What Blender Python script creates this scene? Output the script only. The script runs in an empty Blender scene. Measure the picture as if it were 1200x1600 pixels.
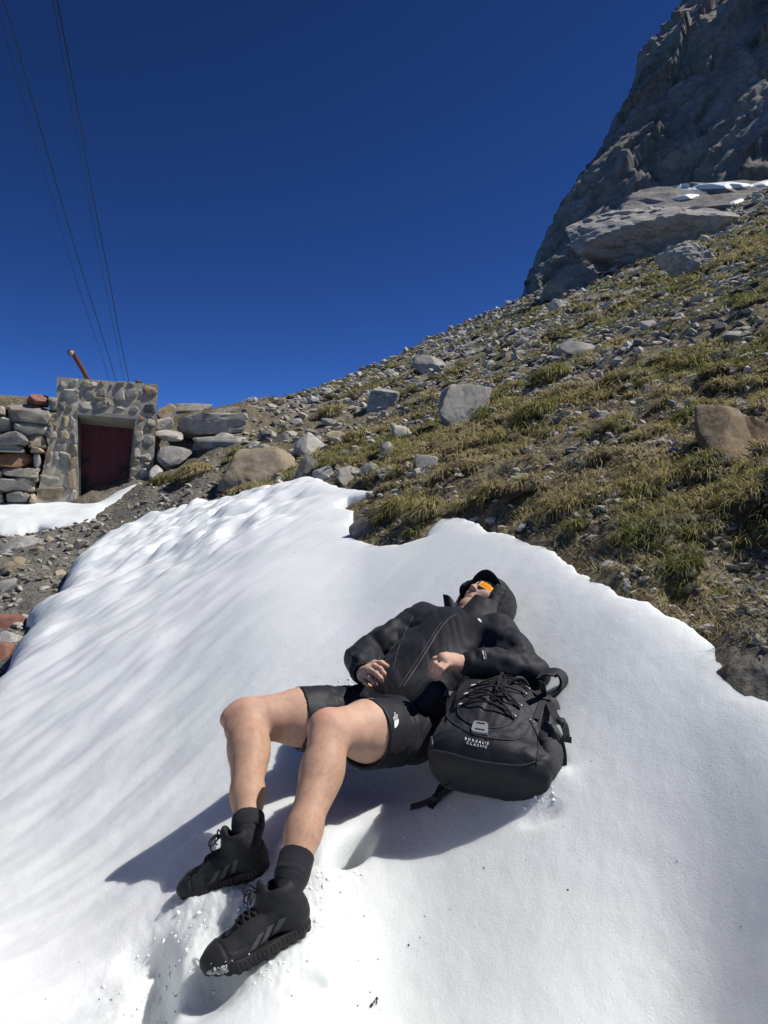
import bpy, bmesh, math, random
import numpy as np
from mathutils import Vector, Matrix
from mathutils.bvhtree import BVHTree

# ------------------------------------------------------------------ camera, sky, sun
F = 1109.0            # focal length in photo pixels (1200 x 1600)
CZ = 1.30             # eye height of the photographer above the ground at their feet
sc = bpy.context.scene
COL = sc.collection

cam_d = bpy.data.cameras.new('camera')
cam = bpy.data.objects.new('camera', cam_d)
COL.objects.link(cam)
cam.location = (0, 0, CZ)
cam.rotation_euler = (math.radians(90), 0, 0)
cam_d.sensor_fit = 'VERTICAL'
cam_d.sensor_height = 24.0
cam_d.lens = 24.0 * F / 1600.0
cam_d.clip_start = 0.05
cam_d.clip_end = 3000
sc.camera = cam

SUN = Vector((0.572, 0.075, 0.817)).normalized()      # towards the sun
elev = math.asin(SUN.z)
azim = math.atan2(SUN.x, SUN.y)
world = bpy.data.worlds.new('World')
sc.world = world
world.use_nodes = True
nt = world.node_tree
nt.nodes.clear()
wo = nt.nodes.new('ShaderNodeOutputWorld')
bg = nt.nodes.new('ShaderNodeBackground')
sky = nt.nodes.new('ShaderNodeTexSky')
sky.sky_type = 'NISHITA'
sky.sun_disc = False
sky.sun_elevation = elev
sky.sun_rotation = azim
sky.altitude = 4500
sky.air_density = 0.7
sky.dust_density = 0.0
sky.ozone_density = 6.0
hsv = nt.nodes.new('ShaderNodeHueSaturation')
hsv.inputs['Saturation'].default_value = 1.05
nt.links.new(sky.outputs[0], hsv.inputs['Color'])
gam = nt.nodes.new('ShaderNodeGamma'); gam.inputs[1].default_value = 1.5
nt.links.new(hsv.outputs[0], gam.inputs[0]); nt.links.new(gam.outputs[0], bg.inputs[0])
bg.inputs[1].default_value = 0.051
nt.links.new(bg.outputs[0], wo.inputs[0])

sun_d = bpy.data.lights.new('sun', 'SUN')
sun_d.energy = 4.3
sun_d.angle = math.radians(0.5)
sun_d.color = (1.0, 0.965, 0.915)
sun = bpy.data.objects.new('sun', sun_d)
COL.objects.link(sun)
sun.rotation_euler = SUN.to_track_quat('Z', 'Y').to_euler()

sc.view_settings.view_transform = 'Standard'
sc.view_settings.look = 'None'
sc.view_settings.gamma = 1
sc.view_settings.use_curve_mapping = False
sc.view_settings.exposure = 0.27
sc.cycles.max_bounces = 7
sc.cycles.diffuse_bounces = 4
sc.cycles.glossy_bounces = 3
sc.cycles.transmission_bounces = 4
sc.cycles.transparent_max_bounces = 7
sc.cycles.sample_clamp_indirect = 4.0

# ------------------------------------------------------------------ helpers
def P(px, py, Y):
    return np.array([(px - 600.0) / F * Y, Y, CZ + (800.0 - py) / F * Y])

def norm(v):
    v = np.asarray(v, float)
    return v / np.linalg.norm(v)

def sstep(a, b, x):
    t = np.clip((x - a) / (b - a), 0, 1)
    return t * t * (3 - 2 * t)

_rng = np.random.RandomState(7)
_perm = np.concatenate([_rng.permutation(256)] * 2).astype(np.int32)
_g = _rng.normal(size=(256, 3)); _g /= np.linalg.norm(_g, axis=1)[:, None]
_g = _g.astype(np.float32)

def noise3(p):
    p = np.asarray(p, np.float32)
    i = np.floor(p).astype(np.int32); f = p - i
    u = f * f * f * (f * (f * 6 - 15) + 10)
    i &= 255
    out = None
    r = []
    for dx in (0, 1):
        hx = _perm[(i[:, 0] + dx) & 255]
        for dy in (0, 1):
            hy = _perm[hx + ((i[:, 1] + dy) & 255)]
            for dz in (0, 1):
                h = _perm[hy + ((i[:, 2] + dz) & 255)]
                g = _g[h]
                r.append(g[:, 0] * (f[:, 0] - dx) + g[:, 1] * (f[:, 1] - dy) + g[:, 2] * (f[:, 2] - dz))
    ux, uy, uz = u[:, 0], u[:, 1], u[:, 2]
    a = r[0] + uz * (r[1] - r[0]); b = r[2] + uz * (r[3] - r[2])
    c = r[4] + uz * (r[5] - r[4]); d = r[6] + uz * (r[7] - r[6])
    e = a + uy * (b - a); g = c + uy * (d - c)
    return (e + ux * (g - e)) * 1.6

def fbm(p, octv=4, gain=0.5, lac=2.03, ridged=False):
    p = np.asarray(p, np.float32)
    s = np.zeros(len(p), np.float32); a = 1.0; t = 0.0
    for k in range(octv):
        n = noise3(p + 17.3 * k)
        if ridged: n = 1.0 - 2.0 * np.abs(n)
        s += a * n; t += a
        a *= gain; p = p * lac
    return s / t

def facets(p, seed=0):
    """broken-rock relief: every cell gets its own height and tilt"""
    p = np.asarray(p, np.float32) + seed * 7.31
    ci = np.floor(p).astype(np.int32); best = np.full(len(p), 1e9, np.float32); out = np.zeros(len(p), np.float32)
    for dx in (-1, 0, 1):
        for dy in (-1, 0, 1):
            for dz in (-1, 0, 1):
                c = ci + np.array([dx, dy, dz])
                h = _perm[(_perm[(_perm[c[:, 0] & 255] + c[:, 1]) & 255] + c[:, 2]) & 255]
                s = c + .5 + .42 * _g[h]; d = p - s
                r = np.einsum('ij,ij->i', d, d); t = _g[(h * 7 + 13) & 255]
                v = (h / 255.0 - .5) + .9 * np.einsum('ij,ij->i', d, t)
                m = r < best; best[m] = r[m]; out[m] = v[m]
    return out

def xyz(x, y, z=0.0):
    return np.stack([x, y, np.broadcast_to(np.asarray(z, np.float32), np.shape(x))], -1)

def mesh_np(name, v, tri=None, quad=None, smooth=True, attrs=None):
    """mesh from numpy arrays of triangles and quads"""
    me = bpy.data.meshes.new(name)
    v = np.ascontiguousarray(v, np.float32)
    nt_ = 0 if tri is None else len(tri); nq = 0 if quad is None else len(quad)
    me.vertices.add(len(v)); me.vertices.foreach_set('co', v.ravel())
    loops = []
    if nt_: loops.append(np.asarray(tri, np.int32).ravel())
    if nq: loops.append(np.asarray(quad, np.int32).ravel())
    loops = np.concatenate(loops)
    me.loops.add(len(loops)); me.loops.foreach_set('vertex_index', loops)
    me.polygons.add(nt_ + nq)
    st = np.concatenate([np.arange(nt_) * 3, nt_ * 3 + np.arange(nq) * 4]).astype(np.int32)
    me.polygons.foreach_set('loop_start', st)
    me.polygons.foreach_set('use_smooth', np.full(nt_ + nq, smooth))
    me.update(calc_edges=True)
    for k, a in (attrs or {}).items():
        at = me.attributes.new(k, 'FLOAT', 'POINT')
        at.data.foreach_set('value', np.ascontiguousarray(a, np.float32))
    return me

def link(name, me, mat=None, parent=None, loc=None, **props):
    """link a mesh as ONE object; vertices are in world space, the origin goes to loc"""
    o = bpy.data.objects.new(name, me)
    COL.objects.link(o)
    if mat is not None:
        me.materials.clear(); me.materials.append(mat)
    if loc is not None:
        loc = Vector([float(c) for c in loc])
        me.transform(Matrix.Translation(-loc))
        o.location = loc
    if parent is not None:
        o.parent = parent
        pl = Vector((0, 0, 0)); q = parent
        while q is not None:
            pl += Vector(q.location); q = q.parent
        if loc is None:
            me.transform(Matrix.Translation(-pl))
        else:
            o.location = loc - pl
    for k, val in props.items(): o[k] = val
    return o

def empty(name, loc, **props):
    o = bpy.data.objects.new(name, None)
    COL.objects.link(o); o.location = [float(c) for c in loc]
    o.empty_display_size = 0.1
    for k, val in props.items(): o[k] = val
    return o

def dup(o, parent=None):
    c = o.copy(); COL.objects.link(c)
    if parent is not None: c.parent = parent
    for ch in list(o.children): dup(ch, c)
    return c

# ------------------------------------------------------------------ materials
class N:
    """small node builder"""
    def __init__(s, name):
        s.m = bpy.data.materials.new(name); s.m.use_nodes = True
        s.t = s.m.node_tree; s.b = s.t.nodes['Principled BSDF']
        s.co = s.t.nodes.new('ShaderNodeTexCoord').outputs['Object']
    def new(s, kind, **kw):
        n = s.t.nodes.new(kind)
        for k, v in kw.items(): setattr(n, k, v)
        return n
    def lk(s, a, b): s.t.links.new(a, b)
    def noise(s, scale, detail=6, rough=0.6, dist=0.0, vec=None, stretch=None):
        n = s.new('ShaderNodeTexNoise'); n.inputs['Scale'].default_value = scale
        n.inputs['Detail'].default_value = detail; n.inputs['Roughness'].default_value = rough
        n.inputs['Distortion'].default_value = dist
        v = vec if vec is not None else s.co
        if stretch is not None:
            mp = s.new('ShaderNodeMapping'); mp.inputs['Scale'].default_value = stretch
            s.lk(v, mp.inputs['Vector']); v = mp.outputs[0]
        s.lk(v, n.inputs['Vector'])
        return n.outputs['Fac']
    def voro(s, scale, feature='F1', out='Distance', rand=1.0):
        n = s.new('ShaderNodeTexVoronoi', feature=feature); n.inputs['Scale'].default_value = scale
        n.inputs['Randomness'].default_value = rand
        s.lk(s.co, n.inputs['Vector'])
        return n.outputs[out]
    def ramp(s, fac, stops):
        r = s.new('ShaderNodeValToRGB'); e = r.color_ramp.elements
        while len(e) < len(stops): e.new(0.5)
        for k, (p, c) in enumerate(stops):
            e[k].position = p
            e[k].color = (c, c, c, 1) if np.isscalar(c) else (*c, 1)
        s.lk(fac, r.inputs[0]); return r.outputs[0]
    def mix(s, fac, a, b, mode='MIX'):
        m = s.new('ShaderNodeMix', data_type='RGBA', blend_type=mode)
        for sock, val in ((m.inputs[0], fac), (m.inputs[6], a), (m.inputs[7], b)):
            if isinstance(val, (int, float)): sock.default_value = val
            elif isinstance(val, tuple): sock.default_value = (*val, 1)
            else: s.lk(val, sock)
        return m.outputs[2]
    def math(s, op, a, b=None):
        m = s.new('ShaderNodeMath', operation=op)
        for sock, val in ((m.inputs[0], a), (m.inputs[1], b)):
            if val is None: continue
            if isinstance(val, (int, float)): sock.default_value = val
            else: s.lk(val, sock)
        return m.outputs[0]
    def attr(s, name):
        a = s.new('ShaderNodeAttribute'); a.attribute_name = name; return a.outputs['Fac']
    def objrand(s):
        return s.new('ShaderNodeObjectInfo').outputs['Random']
    def col(s, c):
        if isinstance(c, tuple): s.b.inputs['Base Color'].default_value = (*c, 1)
        else: s.lk(c, s.b.inputs['Base Color'])
        return s
    def rough(s, r, spec=None):
        if isinstance(r, (int, float)): s.b.inputs['Roughness'].default_value = r
        else: s.lk(r, s.b.inputs['Roughness'])
        if spec is not None: s.b.inputs['Specular IOR Level'].default_value = spec
        return s
    def bump(s, h, strength=0.5, dist=0.02):
        prev = s.b.inputs['Normal'].links[0].from_socket if s.b.inputs['Normal'].links else None
        b = s.new('ShaderNodeBump'); b.inputs['Strength'].default_value = strength
        b.inputs['Distance'].default_value = dist
        s.lk(h, b.inputs['Height'])
        if prev is not None: s.lk(prev, b.inputs['Normal'])
        s.lk(b.outputs[0], s.b.inputs['Normal'])
        return s

def rock_mat(name, dark, mid, light, scale=6.0, lichen=None, bump=0.5, dist=0.02, stretch=None):
    n = N(name)
    a = n.noise(scale, 8, 0.65, 0.4, stretch=stretch)
    c = n.ramp(a, [(0.30, dark), (0.5, mid), (0.72, light)])
    fine = n.noise(scale * 9, 4, 0.7)
    c = n.mix(0.55, c, n.ramp(fine, [(0.3, 0.25), (0.7, 0.75)]), 'OVERLAY')
    if lichen is not None:
        w = n.ramp(n.noise(scale * 1.6, 6, 0.65), [(0.54, 0.0), (0.66, 0.6)])
        c = n.mix(w, c, lichen)
    v = n.math('MULTIPLY_ADD', n.objrand(), 0.5)
    v.node.inputs[2].default_value = 0.75
    h = n.new('ShaderNodeHueSaturation'); n.lk(c, h.inputs['Color']); n.lk(v, h.inputs['Value'])
    n.col(h.outputs[0]).rough(0.85, 0.3)
    n.bump(a, bump, dist); n.bump(fine, bump * 0.6, dist * 0.25)
    cr = n.ramp(n.noise(scale * 1.7, 6, 0.75, 1.2), [(0.46, 1.0), (0.5, 0.0), (0.54, 1.0)])
    n.bump(cr, bump * 0.5, dist * 0.5)
    return n.m

M = {}
M['rock_pale'] = rock_mat('pale_limestone', (0.24, 0.225, 0.19), (0.39, 0.365, 0.315), (0.50, 0.475, 0.42), 5)
M['rock_grey'] = rock_mat('grey_limestone', (0.18, 0.17, 0.155), (0.31, 0.295, 0.265), (0.43, 0.41, 0.375), 5)
M['rock_dark'] = rock_mat('dark_slate', (0.06, 0.058, 0.056), (0.115, 0.111, 0.107), (0.20, 0.193, 0.183), 5)
M['rock_tan'] = rock_mat('tan_sandstone', (0.19, 0.15, 0.10), (0.32, 0.26, 0.175), (0.43, 0.37, 0.27), 5)
M['rock_red'] = rock_mat('rust_sandstone', (0.14, 0.06, 0.045), (0.24, 0.11, 0.08), (0.34, 0.19, 0.14), 5)
M['rock_orange'] = rock_mat('orange_sandstone', (0.22, 0.12, 0.065), (0.36, 0.21, 0.12), (0.46, 0.31, 0.2), 5)
M['rock_brown'] = rock_mat('brown_lichened_rock', (0.11, 0.075, 0.042), (0.19, 0.135, 0.075), (0.29, 0.22, 0.13), 9, lichen=(0.25, 0.25, 0.21))
M['boulder_far'] = rock_mat('far_grey_boulder', (0.20, 0.19, 0.175), (0.34, 0.325, 0.30), (0.46, 0.445, 0.41), 0.9, bump=0.8, dist=0.25, stretch=(1, 1, 2.2))
M['mortar'] = rock_mat('lime_mortar', (0.27, 0.24, 0.185), (0.40, 0.36, 0.28), (0.52, 0.475, 0.385), 4, bump=0.6, dist=0.03)
M['hut_grey'] = rock_mat('hut_grey_stone', (0.22, 0.20, 0.17), (0.35, 0.32, 0.27), (0.47, 0.435, 0.37), 5, bump=.35)
M['hut_dark'] = rock_mat('hut_dark_stone', (0.13, 0.125, 0.115), (0.215, 0.205, 0.185), (0.31, 0.295, 0.265), 5, bump=.35)
M['hut_pale'] = rock_mat('hut_pale_stone', (0.28, 0.26, 0.215), (0.44, 0.41, 0.345), (0.55, 0.515, 0.44), 5, bump=.35)
M['concrete'] = rock_mat('concrete', (0.26, 0.25, 0.225), (0.36, 0.35, 0.32), (0.44, 0.43, 0.40), 3, bump=0.3, dist=0.01)

# ------------------------------------------------------------------ terrain
GX, GY = 0.41, 0.2155
def plane(x, y): return GX * x + GY * y - 1.29 + CZ

CTRL = [  # photo pixel and distance of points that lie on the ground
    (400, 1505, 1.66), (470, 1430, 1.77), (410, 1350, 2.01), (770, 975, 2.96), (1000, 940, 2.6), (1170, 1080, 2.0),
    (100, 1600, 1.60), (600, 1600, 1.58), (1100, 1600, 1.45), (690, 810, 5.0), (100, 1100, 4.28), (400, 900, 5.6),
    (480, 752, 9.3), (300, 806, 10.6), (150, 862, 10.2),
    (40, 905, 8.6), (10, 1015, 6.1), (-10, 1095, 4.7), (100, 850, 11.2), (30, 838, 12.4), (200, 806, 12.8), (70, 900, 8.8),
    (165, 792, 14.8), (-20, 800, 14.4), (-250, 830, 14), (-250, 1000, 7), (255, 768, 14.4), (-300, 1300, 3.5),
    (300, 724, 15.6), (335, 650, 18.6), (420, 640, 20), (400, 772, 11.5), (450, 712, 14.5), (490, 660, 18), (530, 620, 26),
    (600, 700, 10.3), (700, 652, 11.0), (900, 500, 22.8), (1100, 500, 9.9), (1150, 760, 3.7), (1000, 765, 3.9), (1150, 900, 2.75),
    (940, 440, 45), (1080, 443, 20), (1200, 380, 22), (1200, 330, 45), (850, 462, 60),
    (430, 638, 55), (600, 571, 66), (720, 510, 78), (818, 468, 90), (520, 600, 60),
    (1200, 290, 80), (1000, 395, 80), (1400, 200, 70), (1500, 800, 2.6), (-600, 900, 12), (-500, 700, 25),
]
def _logp(x, y):
    r = np.maximum(np.hypot(x, y), 0.8)
    a = np.clip(np.arctan2(x, np.maximum(y, 1e-3)), -0.8, 0.8)
    return np.stack([a * 2.2, np.log(r)], -1)
_cp = np.array([P(*c) for c in CTRL])
_cl = _logp(_cp[:, 0], _cp[:, 1])
_res = _cp[:, 2] - plane(_cp[:, 0], _cp[:, 1])
_D = np.sqrt(np.sum((_cl[:, None] - _cl[None]) ** 2, axis=2) + .03)
_w = np.linalg.solve(_D - 0.015 * np.eye(len(_cl)), _res)

HUT0 = P(62, 790, 14.9)                       # hut facade, left foot
HDX = norm([2.12, 0.92, 0]); HDN = norm([0.80, -2.12, 0])   # along the facade, out of the facade
HDN = norm([HDX[1], -HDX[0], 0])

def base_h(x, y):
    x = np.atleast_1d(np.asarray(x, float)); y = np.atleast_1d(np.asarray(y, float))
    q = _logp(x, y); z = np.zeros(len(x))
    for k in range(0, len(x), 60000):
        z[k:k + 60000] = np.sqrt(np.sum((q[k:k + 60000, None] - _cl[None]) ** 2, axis=2) + .03) @ _w
    back = sstep(-0.5, 1.2, y)
    z = plane(x, y) + z * back
    r = np.hypot(x, y); a = np.arctan2(x, np.maximum(y, 1e-3))
    crest = np.interp(a, [-0.5, -0.16, 0.0, 0.2, 0.26, 0.4], [40, 58, 68, 90, 150, 400])
    over = np.maximum(0, r - crest)
    z = z - 0.45 * over * over / (over + 12.0)
    return z

def terrace(x, y, z):
    ins = -((x - HUT0[0]) * HDN[0] + (y - HUT0[1]) * HDN[1])      # metres behind the facade line
    al = (x - HUT0[0]) * HDX[0] + (y - HUT0[1]) * HDX[1]
    tz = CZ + 2.52 + 0.0 * x + 0.02 * np.maximum(ins, 0)
    off = 2.2 * sstep(-.1, .05, al) * (1 - sstep(2.2, 2.35, al))
    m = sstep(0.25, 0.75, ins - off) * (1 - sstep(2.1, 3.3, al + 0 * x)) * (1 - sstep(30, 50, ins))
    return z + (np.maximum(tz, z) - z) * m

SNOW_PX = [(-140, 1260), (-60, 1140), (0, 1080), (20, 1028), (48, 1000), (42, 972), (60, 962), (95, 945), (97, 925), (112, 892), (150, 856),
           (200, 836), (240, 820), (280, 808), (330, 799), (400, 786), (440, 775), (470, 755), (490, 750), (530, 764), (592, 767), (545, 781),
           (530, 790), (557, 797), (546, 822), (556, 842), (585, 853), (625, 852), (665, 838), (680, 812), (692, 804), (735, 813),
           (750, 821), (765, 829), (800, 838), (845, 852), (900, 884), (945, 915), (968, 931), (1010, 944), (1060, 975), (1110, 1010),
           (1140, 1040), (1165, 1076), (1200, 1086), (1300, 1120), (1500, 1300), (1500, 2600), (-900, 2600), (-600, 1700)]
BANK_PX = [(-200, 790), (0, 785), (60, 783), (110, 786), (150, 789), (185, 770), (232, 752), (215, 768), (175, 795), (150, 812),
           (128, 824), (100, 827), (80, 829), (60, 826), (30, 832), (0, 836), (-60, 838), (-200, 850)]

def ray_ground(px, py, fn=None, y0=1.0, y1=120.0):
    ys = np.exp(np.linspace(math.log(y0), math.log(y1), 900))
    p = np.array([(px - 600) / F * ys, ys, CZ + (800 - py) / F * ys])
    h = (fn or base_h)(p[0], p[1])
    k = np.nonzero(p[2] < h)[0]
    k = k[0] if len(k) else len(ys) - 1
    return ys[k]

def poly_world(pts, y_hint=None):
    out = []
    for px, py in pts:
        if py > 1590:                              # below the frame: spread out behind the camera
            out.append(((px - 600) / 420.0, -3.0)); continue
        Y = ray_ground(px, py)
        out.append(((px - 600) / F * Y, Y))
    return np.array(out)

def sdist(poly, x, y):
    """signed distance to a polygon, positive inside"""
    d = np.full(len(x), 1e9); ins = np.zeros(len(x), bool)
    n = len(poly)
    for i in range(n):
        a = poly[i]; b = poly[(i + 1) % n]
        e = b - a; wx = x - a[0]; wy = y - a[1]
        t = np.clip((wx * e[0] + wy * e[1]) / (e @ e + 1e-12), 0, 1)
        d = np.minimum(d, (wx - t * e[0]) ** 2 + (wy - t * e[1]) ** 2)
        c = ((a[1] > y) != (b[1] > y)) & (x < (b[0] - a[0]) * (y - a[1]) / (b[1] - a[1] + 1e-12) + a[0])
        ins ^= c
    d = np.sqrt(d)
    return np.where(ins, d, -d)

SNOW_W = poly_world(SNOW_PX)
BANK_W = poly_world(BANK_PX)

def gpt(px, py):
    Y = ray_ground(px, py); return np.array([(px - 600) / F * Y, Y])

# features pressed into the snow: (pixel, radius along x, radius along y, depth, rotation)
HIP = np.array([0.02, 2.46])
FEAT = []
def feat(px, py, rx, ry, dep, rot=0.0, hard=False):
    FEAT.append((gpt(px, py), rx, ry, dep, rot, hard))
feat(550, 1330, .040, .070, -.11, -0.5, True)      # old boot hole right of the left shoe
feat(500, 1385, .05, .05, .018)
feat(470, 1345, .05, .06, -.03)
feat(240, 1560, .045, .16, -.075, 0.25, True)       # trench at the bottom edge
feat(222, 1498, .05, .035, -.05, 0.0, True)
feat(302, 1440, .09, .07, .022, 0.2)                # churned heap between the shoes
feat(365, 1420, .05, .04, .018)
feat(400, 1455, .05, .035, .012)
feat(380, 1395, .05, .05, -.012)
feat(290, 1520, .05, .10, .03, 0.3)
feat(330, 1555, .09, .07, -.05, 0.9)
feat(485, 1546, .035, .018, -.016, 0.0, True)
feat(845, 1302, .05, .022, -.016, 0.0, True)
feat(870, 1250, .05, .03, .02)
feat(835, 1262, .06, .03, .02)
feat(150, 1560, .16, .12, -.03, 0.4)

def snow_h(x, y, fine=True):
    x = np.asarray(x, float); y = np.asarray(y, float)
    b = base_h(x, y)
    wob = 0.05 * fbm(xyz(x * 2.2, y * 2.2, 3.1), 3) * np.minimum(1, y / 4) + 0.022 * fbm(xyz(x * 9, y * 9, 6.1), 3, .6)
    d = sdist(SNOW_W, x, y) + wob
    az = np.arctan2(x, np.maximum(y, .1)) * sstep(-.5, .6, y)
    left = 1 - sstep(-0.20, -0.02, az)
    T = 0.032 + 0.188 * left * sstep(2.5, 5, y); w = 0.16 + 0.14 * left
    t = np.clip(d / w, 0, 1)
    lip = T * np.sqrt(np.maximum(0, 1 - (1 - t) ** 2))
    z = b + lip - 0.012
    # hollow under the sitting person
    q = ((x - HIP[0]) / .32) ** 2 + ((y - HIP[1]) / .26) ** 2
    z -= 0.115 * np.exp(-q)
    q = ((x - .30) / .28) ** 2 + ((y - 2.02) / .24) ** 2
    z += 0.035 * np.exp(-q)
    # melt ripples that run with the wind and the slope
    c, s = 0.62, 0.785
    al = x * c + y * s; ac = -x * s + y * c
    amp = sstep(-0.12, -0.38, az) * 0.8 + 0.12
    band = np.exp(-((az + 0.24) / .13) ** 2) * sstep(5.0, 7.5, y)
    r1 = fbm(xyz(al * 1.25, ac * 3.4, 0.3), 3, 0.5)
    r2 = fbm(xyz(al * 2.2, ac * 6.5, 5.3), 2, 0.5)
    far = np.clip(y / 6, .3, 1.3)
    z += (0.085 * r1 * amp + 0.032 * r2 * amp) * far * np.clip(d / .3, 0, 1)
    cup = fbm(xyz(al * 2.0, ac * 4.4, 9.3), 2)
    z += 0.20 * np.minimum(cup, .35) * band * np.clip(d / .3, 0, 1)
    z += 0.025 * fbm(xyz(x * 1.1, y * 1.1, 2.0), 2)
    for (p, rx, ry, dep, rot, hard) in FEAT:
        dx = x - p[0]; dy = y - p[1]
        cc, ss = math.cos(rot), math.sin(rot)
        u = (dx * cc + dy * ss) / rx; v = (-dx * ss + dy * cc) / ry
        rr = u * u + v * v
        z += dep * (1 / (1 + rr ** 3) if hard else np.exp(-rr))
    if fine:
        near = np.clip(1.6 - y / 3.2, 0.0, 1)
        ch = np.zeros(len(x))
        for (px, py, R) in ((300, 1440, .17), (350, 1440, .14), (260, 1520, .18), (515, 1380, .09), (430, 1335, .09), (485, 1440, .10), (850, 1252, .08), (420, 1510, .12)):
            p = gpt(px, py); ch = np.maximum(ch, np.exp(-(((x - p[0]) ** 2 + (y - p[1]) ** 2) / R ** 2)))
        z += near * (0.0022 * fbm(xyz(x * 22, y * 22, 1.7), 3) + 0.004 * fbm(xyz(x * 7, y * 7, 4.7), 2))
        lump = np.maximum(fbm(xyz(x * 26, y * 26, 7.7), 3), -0.1)
        z += ch * (0.009 * lump + 0.012 * fbm(xyz(x * 11, y * 11, 2.7), 2) + 0.007 * fbm(xyz(x * 60, y * 60, 5.7), 2))
    z = np.where(d < 0, b - 0.03 + np.maximum(3 * d, -.3), z)
    return z

GB = {k: gpt(*k) for k in ((1110, 835), (1060, 800), (1235, 800), (1170, 880), (1190, 985))}
def ground_h(x, y, fine=True):
    x = np.asarray(x, float); y = np.asarray(y, float)
    z = base_h(x, y)
    r = np.hypot(x, y)
    z += 0.16 * sstep(3, 9, r) * fbm(xyz(x * .40, y * .40, 1.0), 3)
    z += 0.40 * sstep(22, 50, r) * fbm(xyz(x * .13, y * .13, 1.6), 3)
    z += 0.15 * fbm(xyz(x * 1.3, y * 1.3, 2.0), 3, 0.55) + 0.085 * sstep(-.2, .1, np.arctan2(x, np.maximum(y, .1))) * fbm(xyz(x * 2.6, y * 2.6, 12.0), 2, 0.5)
    if fine:
        z += 0.055 * fbm(xyz(x * 4.2, y * 4.2, 4.0), 4, 0.6, ridged=True)
        z += 0.15 * sstep(9, 25, r) * fbm(xyz(x * 1.1, y * 1.1, 5.0), 3, 0.6, ridged=True)
    for (px, py, R, h) in ((1110, 835, .26, -.09), (1060, 800, .22, -.03), (1235, 800, .42, .22), (1170, 880, .2, -.06), (1190, 985, .25, .07)):
        g = GB[(px, py)]
        z += h * np.exp(-((x - g[0]) ** 2 + (y - g[1]) ** 2) / R ** 2)
    z = terrace(x, y, z)
    d = sdist(SNOW_W, x, y)
    z -= 0.35 * sstep(0.0, 0.35, d) 
    z -= 0.06 * np.exp(-(d / .2) ** 2)
    db = sdist(BANK_W, x, y)
    z -= 0.25 * sstep(0.0, 0.4, db)
    return z

def polar_sheet(azs, rs, fn):
    A, R = np.meshgrid(azs, rs)
    x = (R * np.sin(A)).ravel(); y = (R * np.cos(A)).ravel()
    z = fn(x, y)
    nA, nR = len(azs), len(rs)
    i = np.arange(nR - 1)[:, None] * nA + np.arange(nA - 1)[None]
    q = np.stack([i, i + 1, i + nA + 1, i + nA], -1).reshape(-1, 4)
    return np.stack([x, y, z], -1), q[:, ::-1], x, y

def ground_mat():
    n = N('hillside_soil')
    g = n.attr('gravel'); far = n.attr('far')
    a = n.noise(3.5, 8, 0.7); b = n.noise(26, 6, 0.7); e = n.noise(0.28, 6, 0.65)
    soil = n.ramp(b, [(0.3, (0.045, 0.036, 0.025)), (0.5, (0.14, 0.115, 0.08)), (0.7, (0.28, 0.24, 0.175))])
    straw = n.ramp(b, [(0.3, (0.07, 0.058, 0.03)), (0.55, (0.21, 0.175, 0.10)), (0.75, (0.32, 0.275, 0.16))])
    soil = n.mix(n.ramp(a, [(0.45, 0.0), (0.6, 1.0)]), soil, straw)
    grit = n.ramp(b, [(0.3, (0.055, 0.05, 0.042)), (0.5, (0.15, 0.14, 0.12)), (0.72, (0.28, 0.265, 0.235))])
    scree = n.ramp(n.voro(5.5, out='Color'), [(0.2, (0.16, 0.155, 0.14)), (0.6, (0.30, 0.29, 0.27)), (0.9, (0.42, 0.41, 0.38))])
    turf = n.ramp(a, [(0.35, (0.05, 0.045, 0.02)), (0.6, (0.13, 0.115, 0.05))])
    hill = n.mix(n.ramp(e, [(0.46, 0.0), (0.56, 1.0)]), scree, turf)
    c = n.mix(g, soil, grit)
    c = n.mix(far, c, hill)
    n.col(c).rough(0.95, 0.15)
    n.bump(a, 0.8, 0.06); n.bump(b, 0.9, 0.012)
    v = n.voro(14)
    n.bump(v, 0.5, 0.03)
    return n.m

def snow_mat():
    n = N('spring_snow')
    a = n.noise(1.3, 3, 0.5)
    c = n.ramp(a, [(0.35, (0.665, 0.700, 0.692)), (0.65, (0.735, 0.75, 0.755))])
    n.col(c).rough(0.55, 0.35)
    n.b.inputs['Subsurface Weight'].default_value = 0.65
    n.b.inputs['Subsurface Radius'].default_value = (1.0, 0.95, 0.88)
    n.b.inputs['Subsurface Scale'].default_value = 0.07
    g = n.noise(150, 3, 0.7); g2 = n.noise(420, 2, 0.6)
    n.bump(g, 0.45, 0.005); n.bump(g2, 0.55, 0.0020); n.bump(n.noise(38, 4, 0.6), 0.22, 0.008)
    sp = n.voro(260, out='Color')
    return n.m
M['ground'] = ground_mat(); M['snow'] = snow_mat()

# one ground sheet round the camera: fine in front, coarse behind
_fa = np.linspace(-0.64, 0.60, 440)
_az = np.concatenate([np.linspace(-math.pi, -0.72, 60), _fa, np.linspace(0.64, math.pi, 60)])
_rs = np.concatenate([[0.02, 0.3, 0.6, 0.9, 1.2], np.exp(np.linspace(math.log(1.5), math.log(150), 440)), np.exp(np.linspace(math.log(156), math.log(1500), 24))])
gv, gq, gx, gy = polar_sheet(_az, _rs, ground_h)
_ga = np.arctan2(gx, np.maximum(gy, .05)); _gr = np.hypot(gx, gy)
gravel = np.clip(sstep(-0.15, -0.3, _ga) * (1 - sstep(13, 18, _gr)) + sstep(0.40, 0.52, _ga) * (1 - sstep(3.0, 3.8, _gr)) + 0.6 * fbm(xyz(gx * 1.4, gy * 1.4, 8.), 3) + .05, 0, 1)
farw = sstep(13, 30, _gr + 6 * fbm(xyz(gx * .3, gy * .3, 4.), 3))
me = mesh_np('hillside', gv, quad=gq, attrs={'gravel': gravel, 'far': farw})
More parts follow.
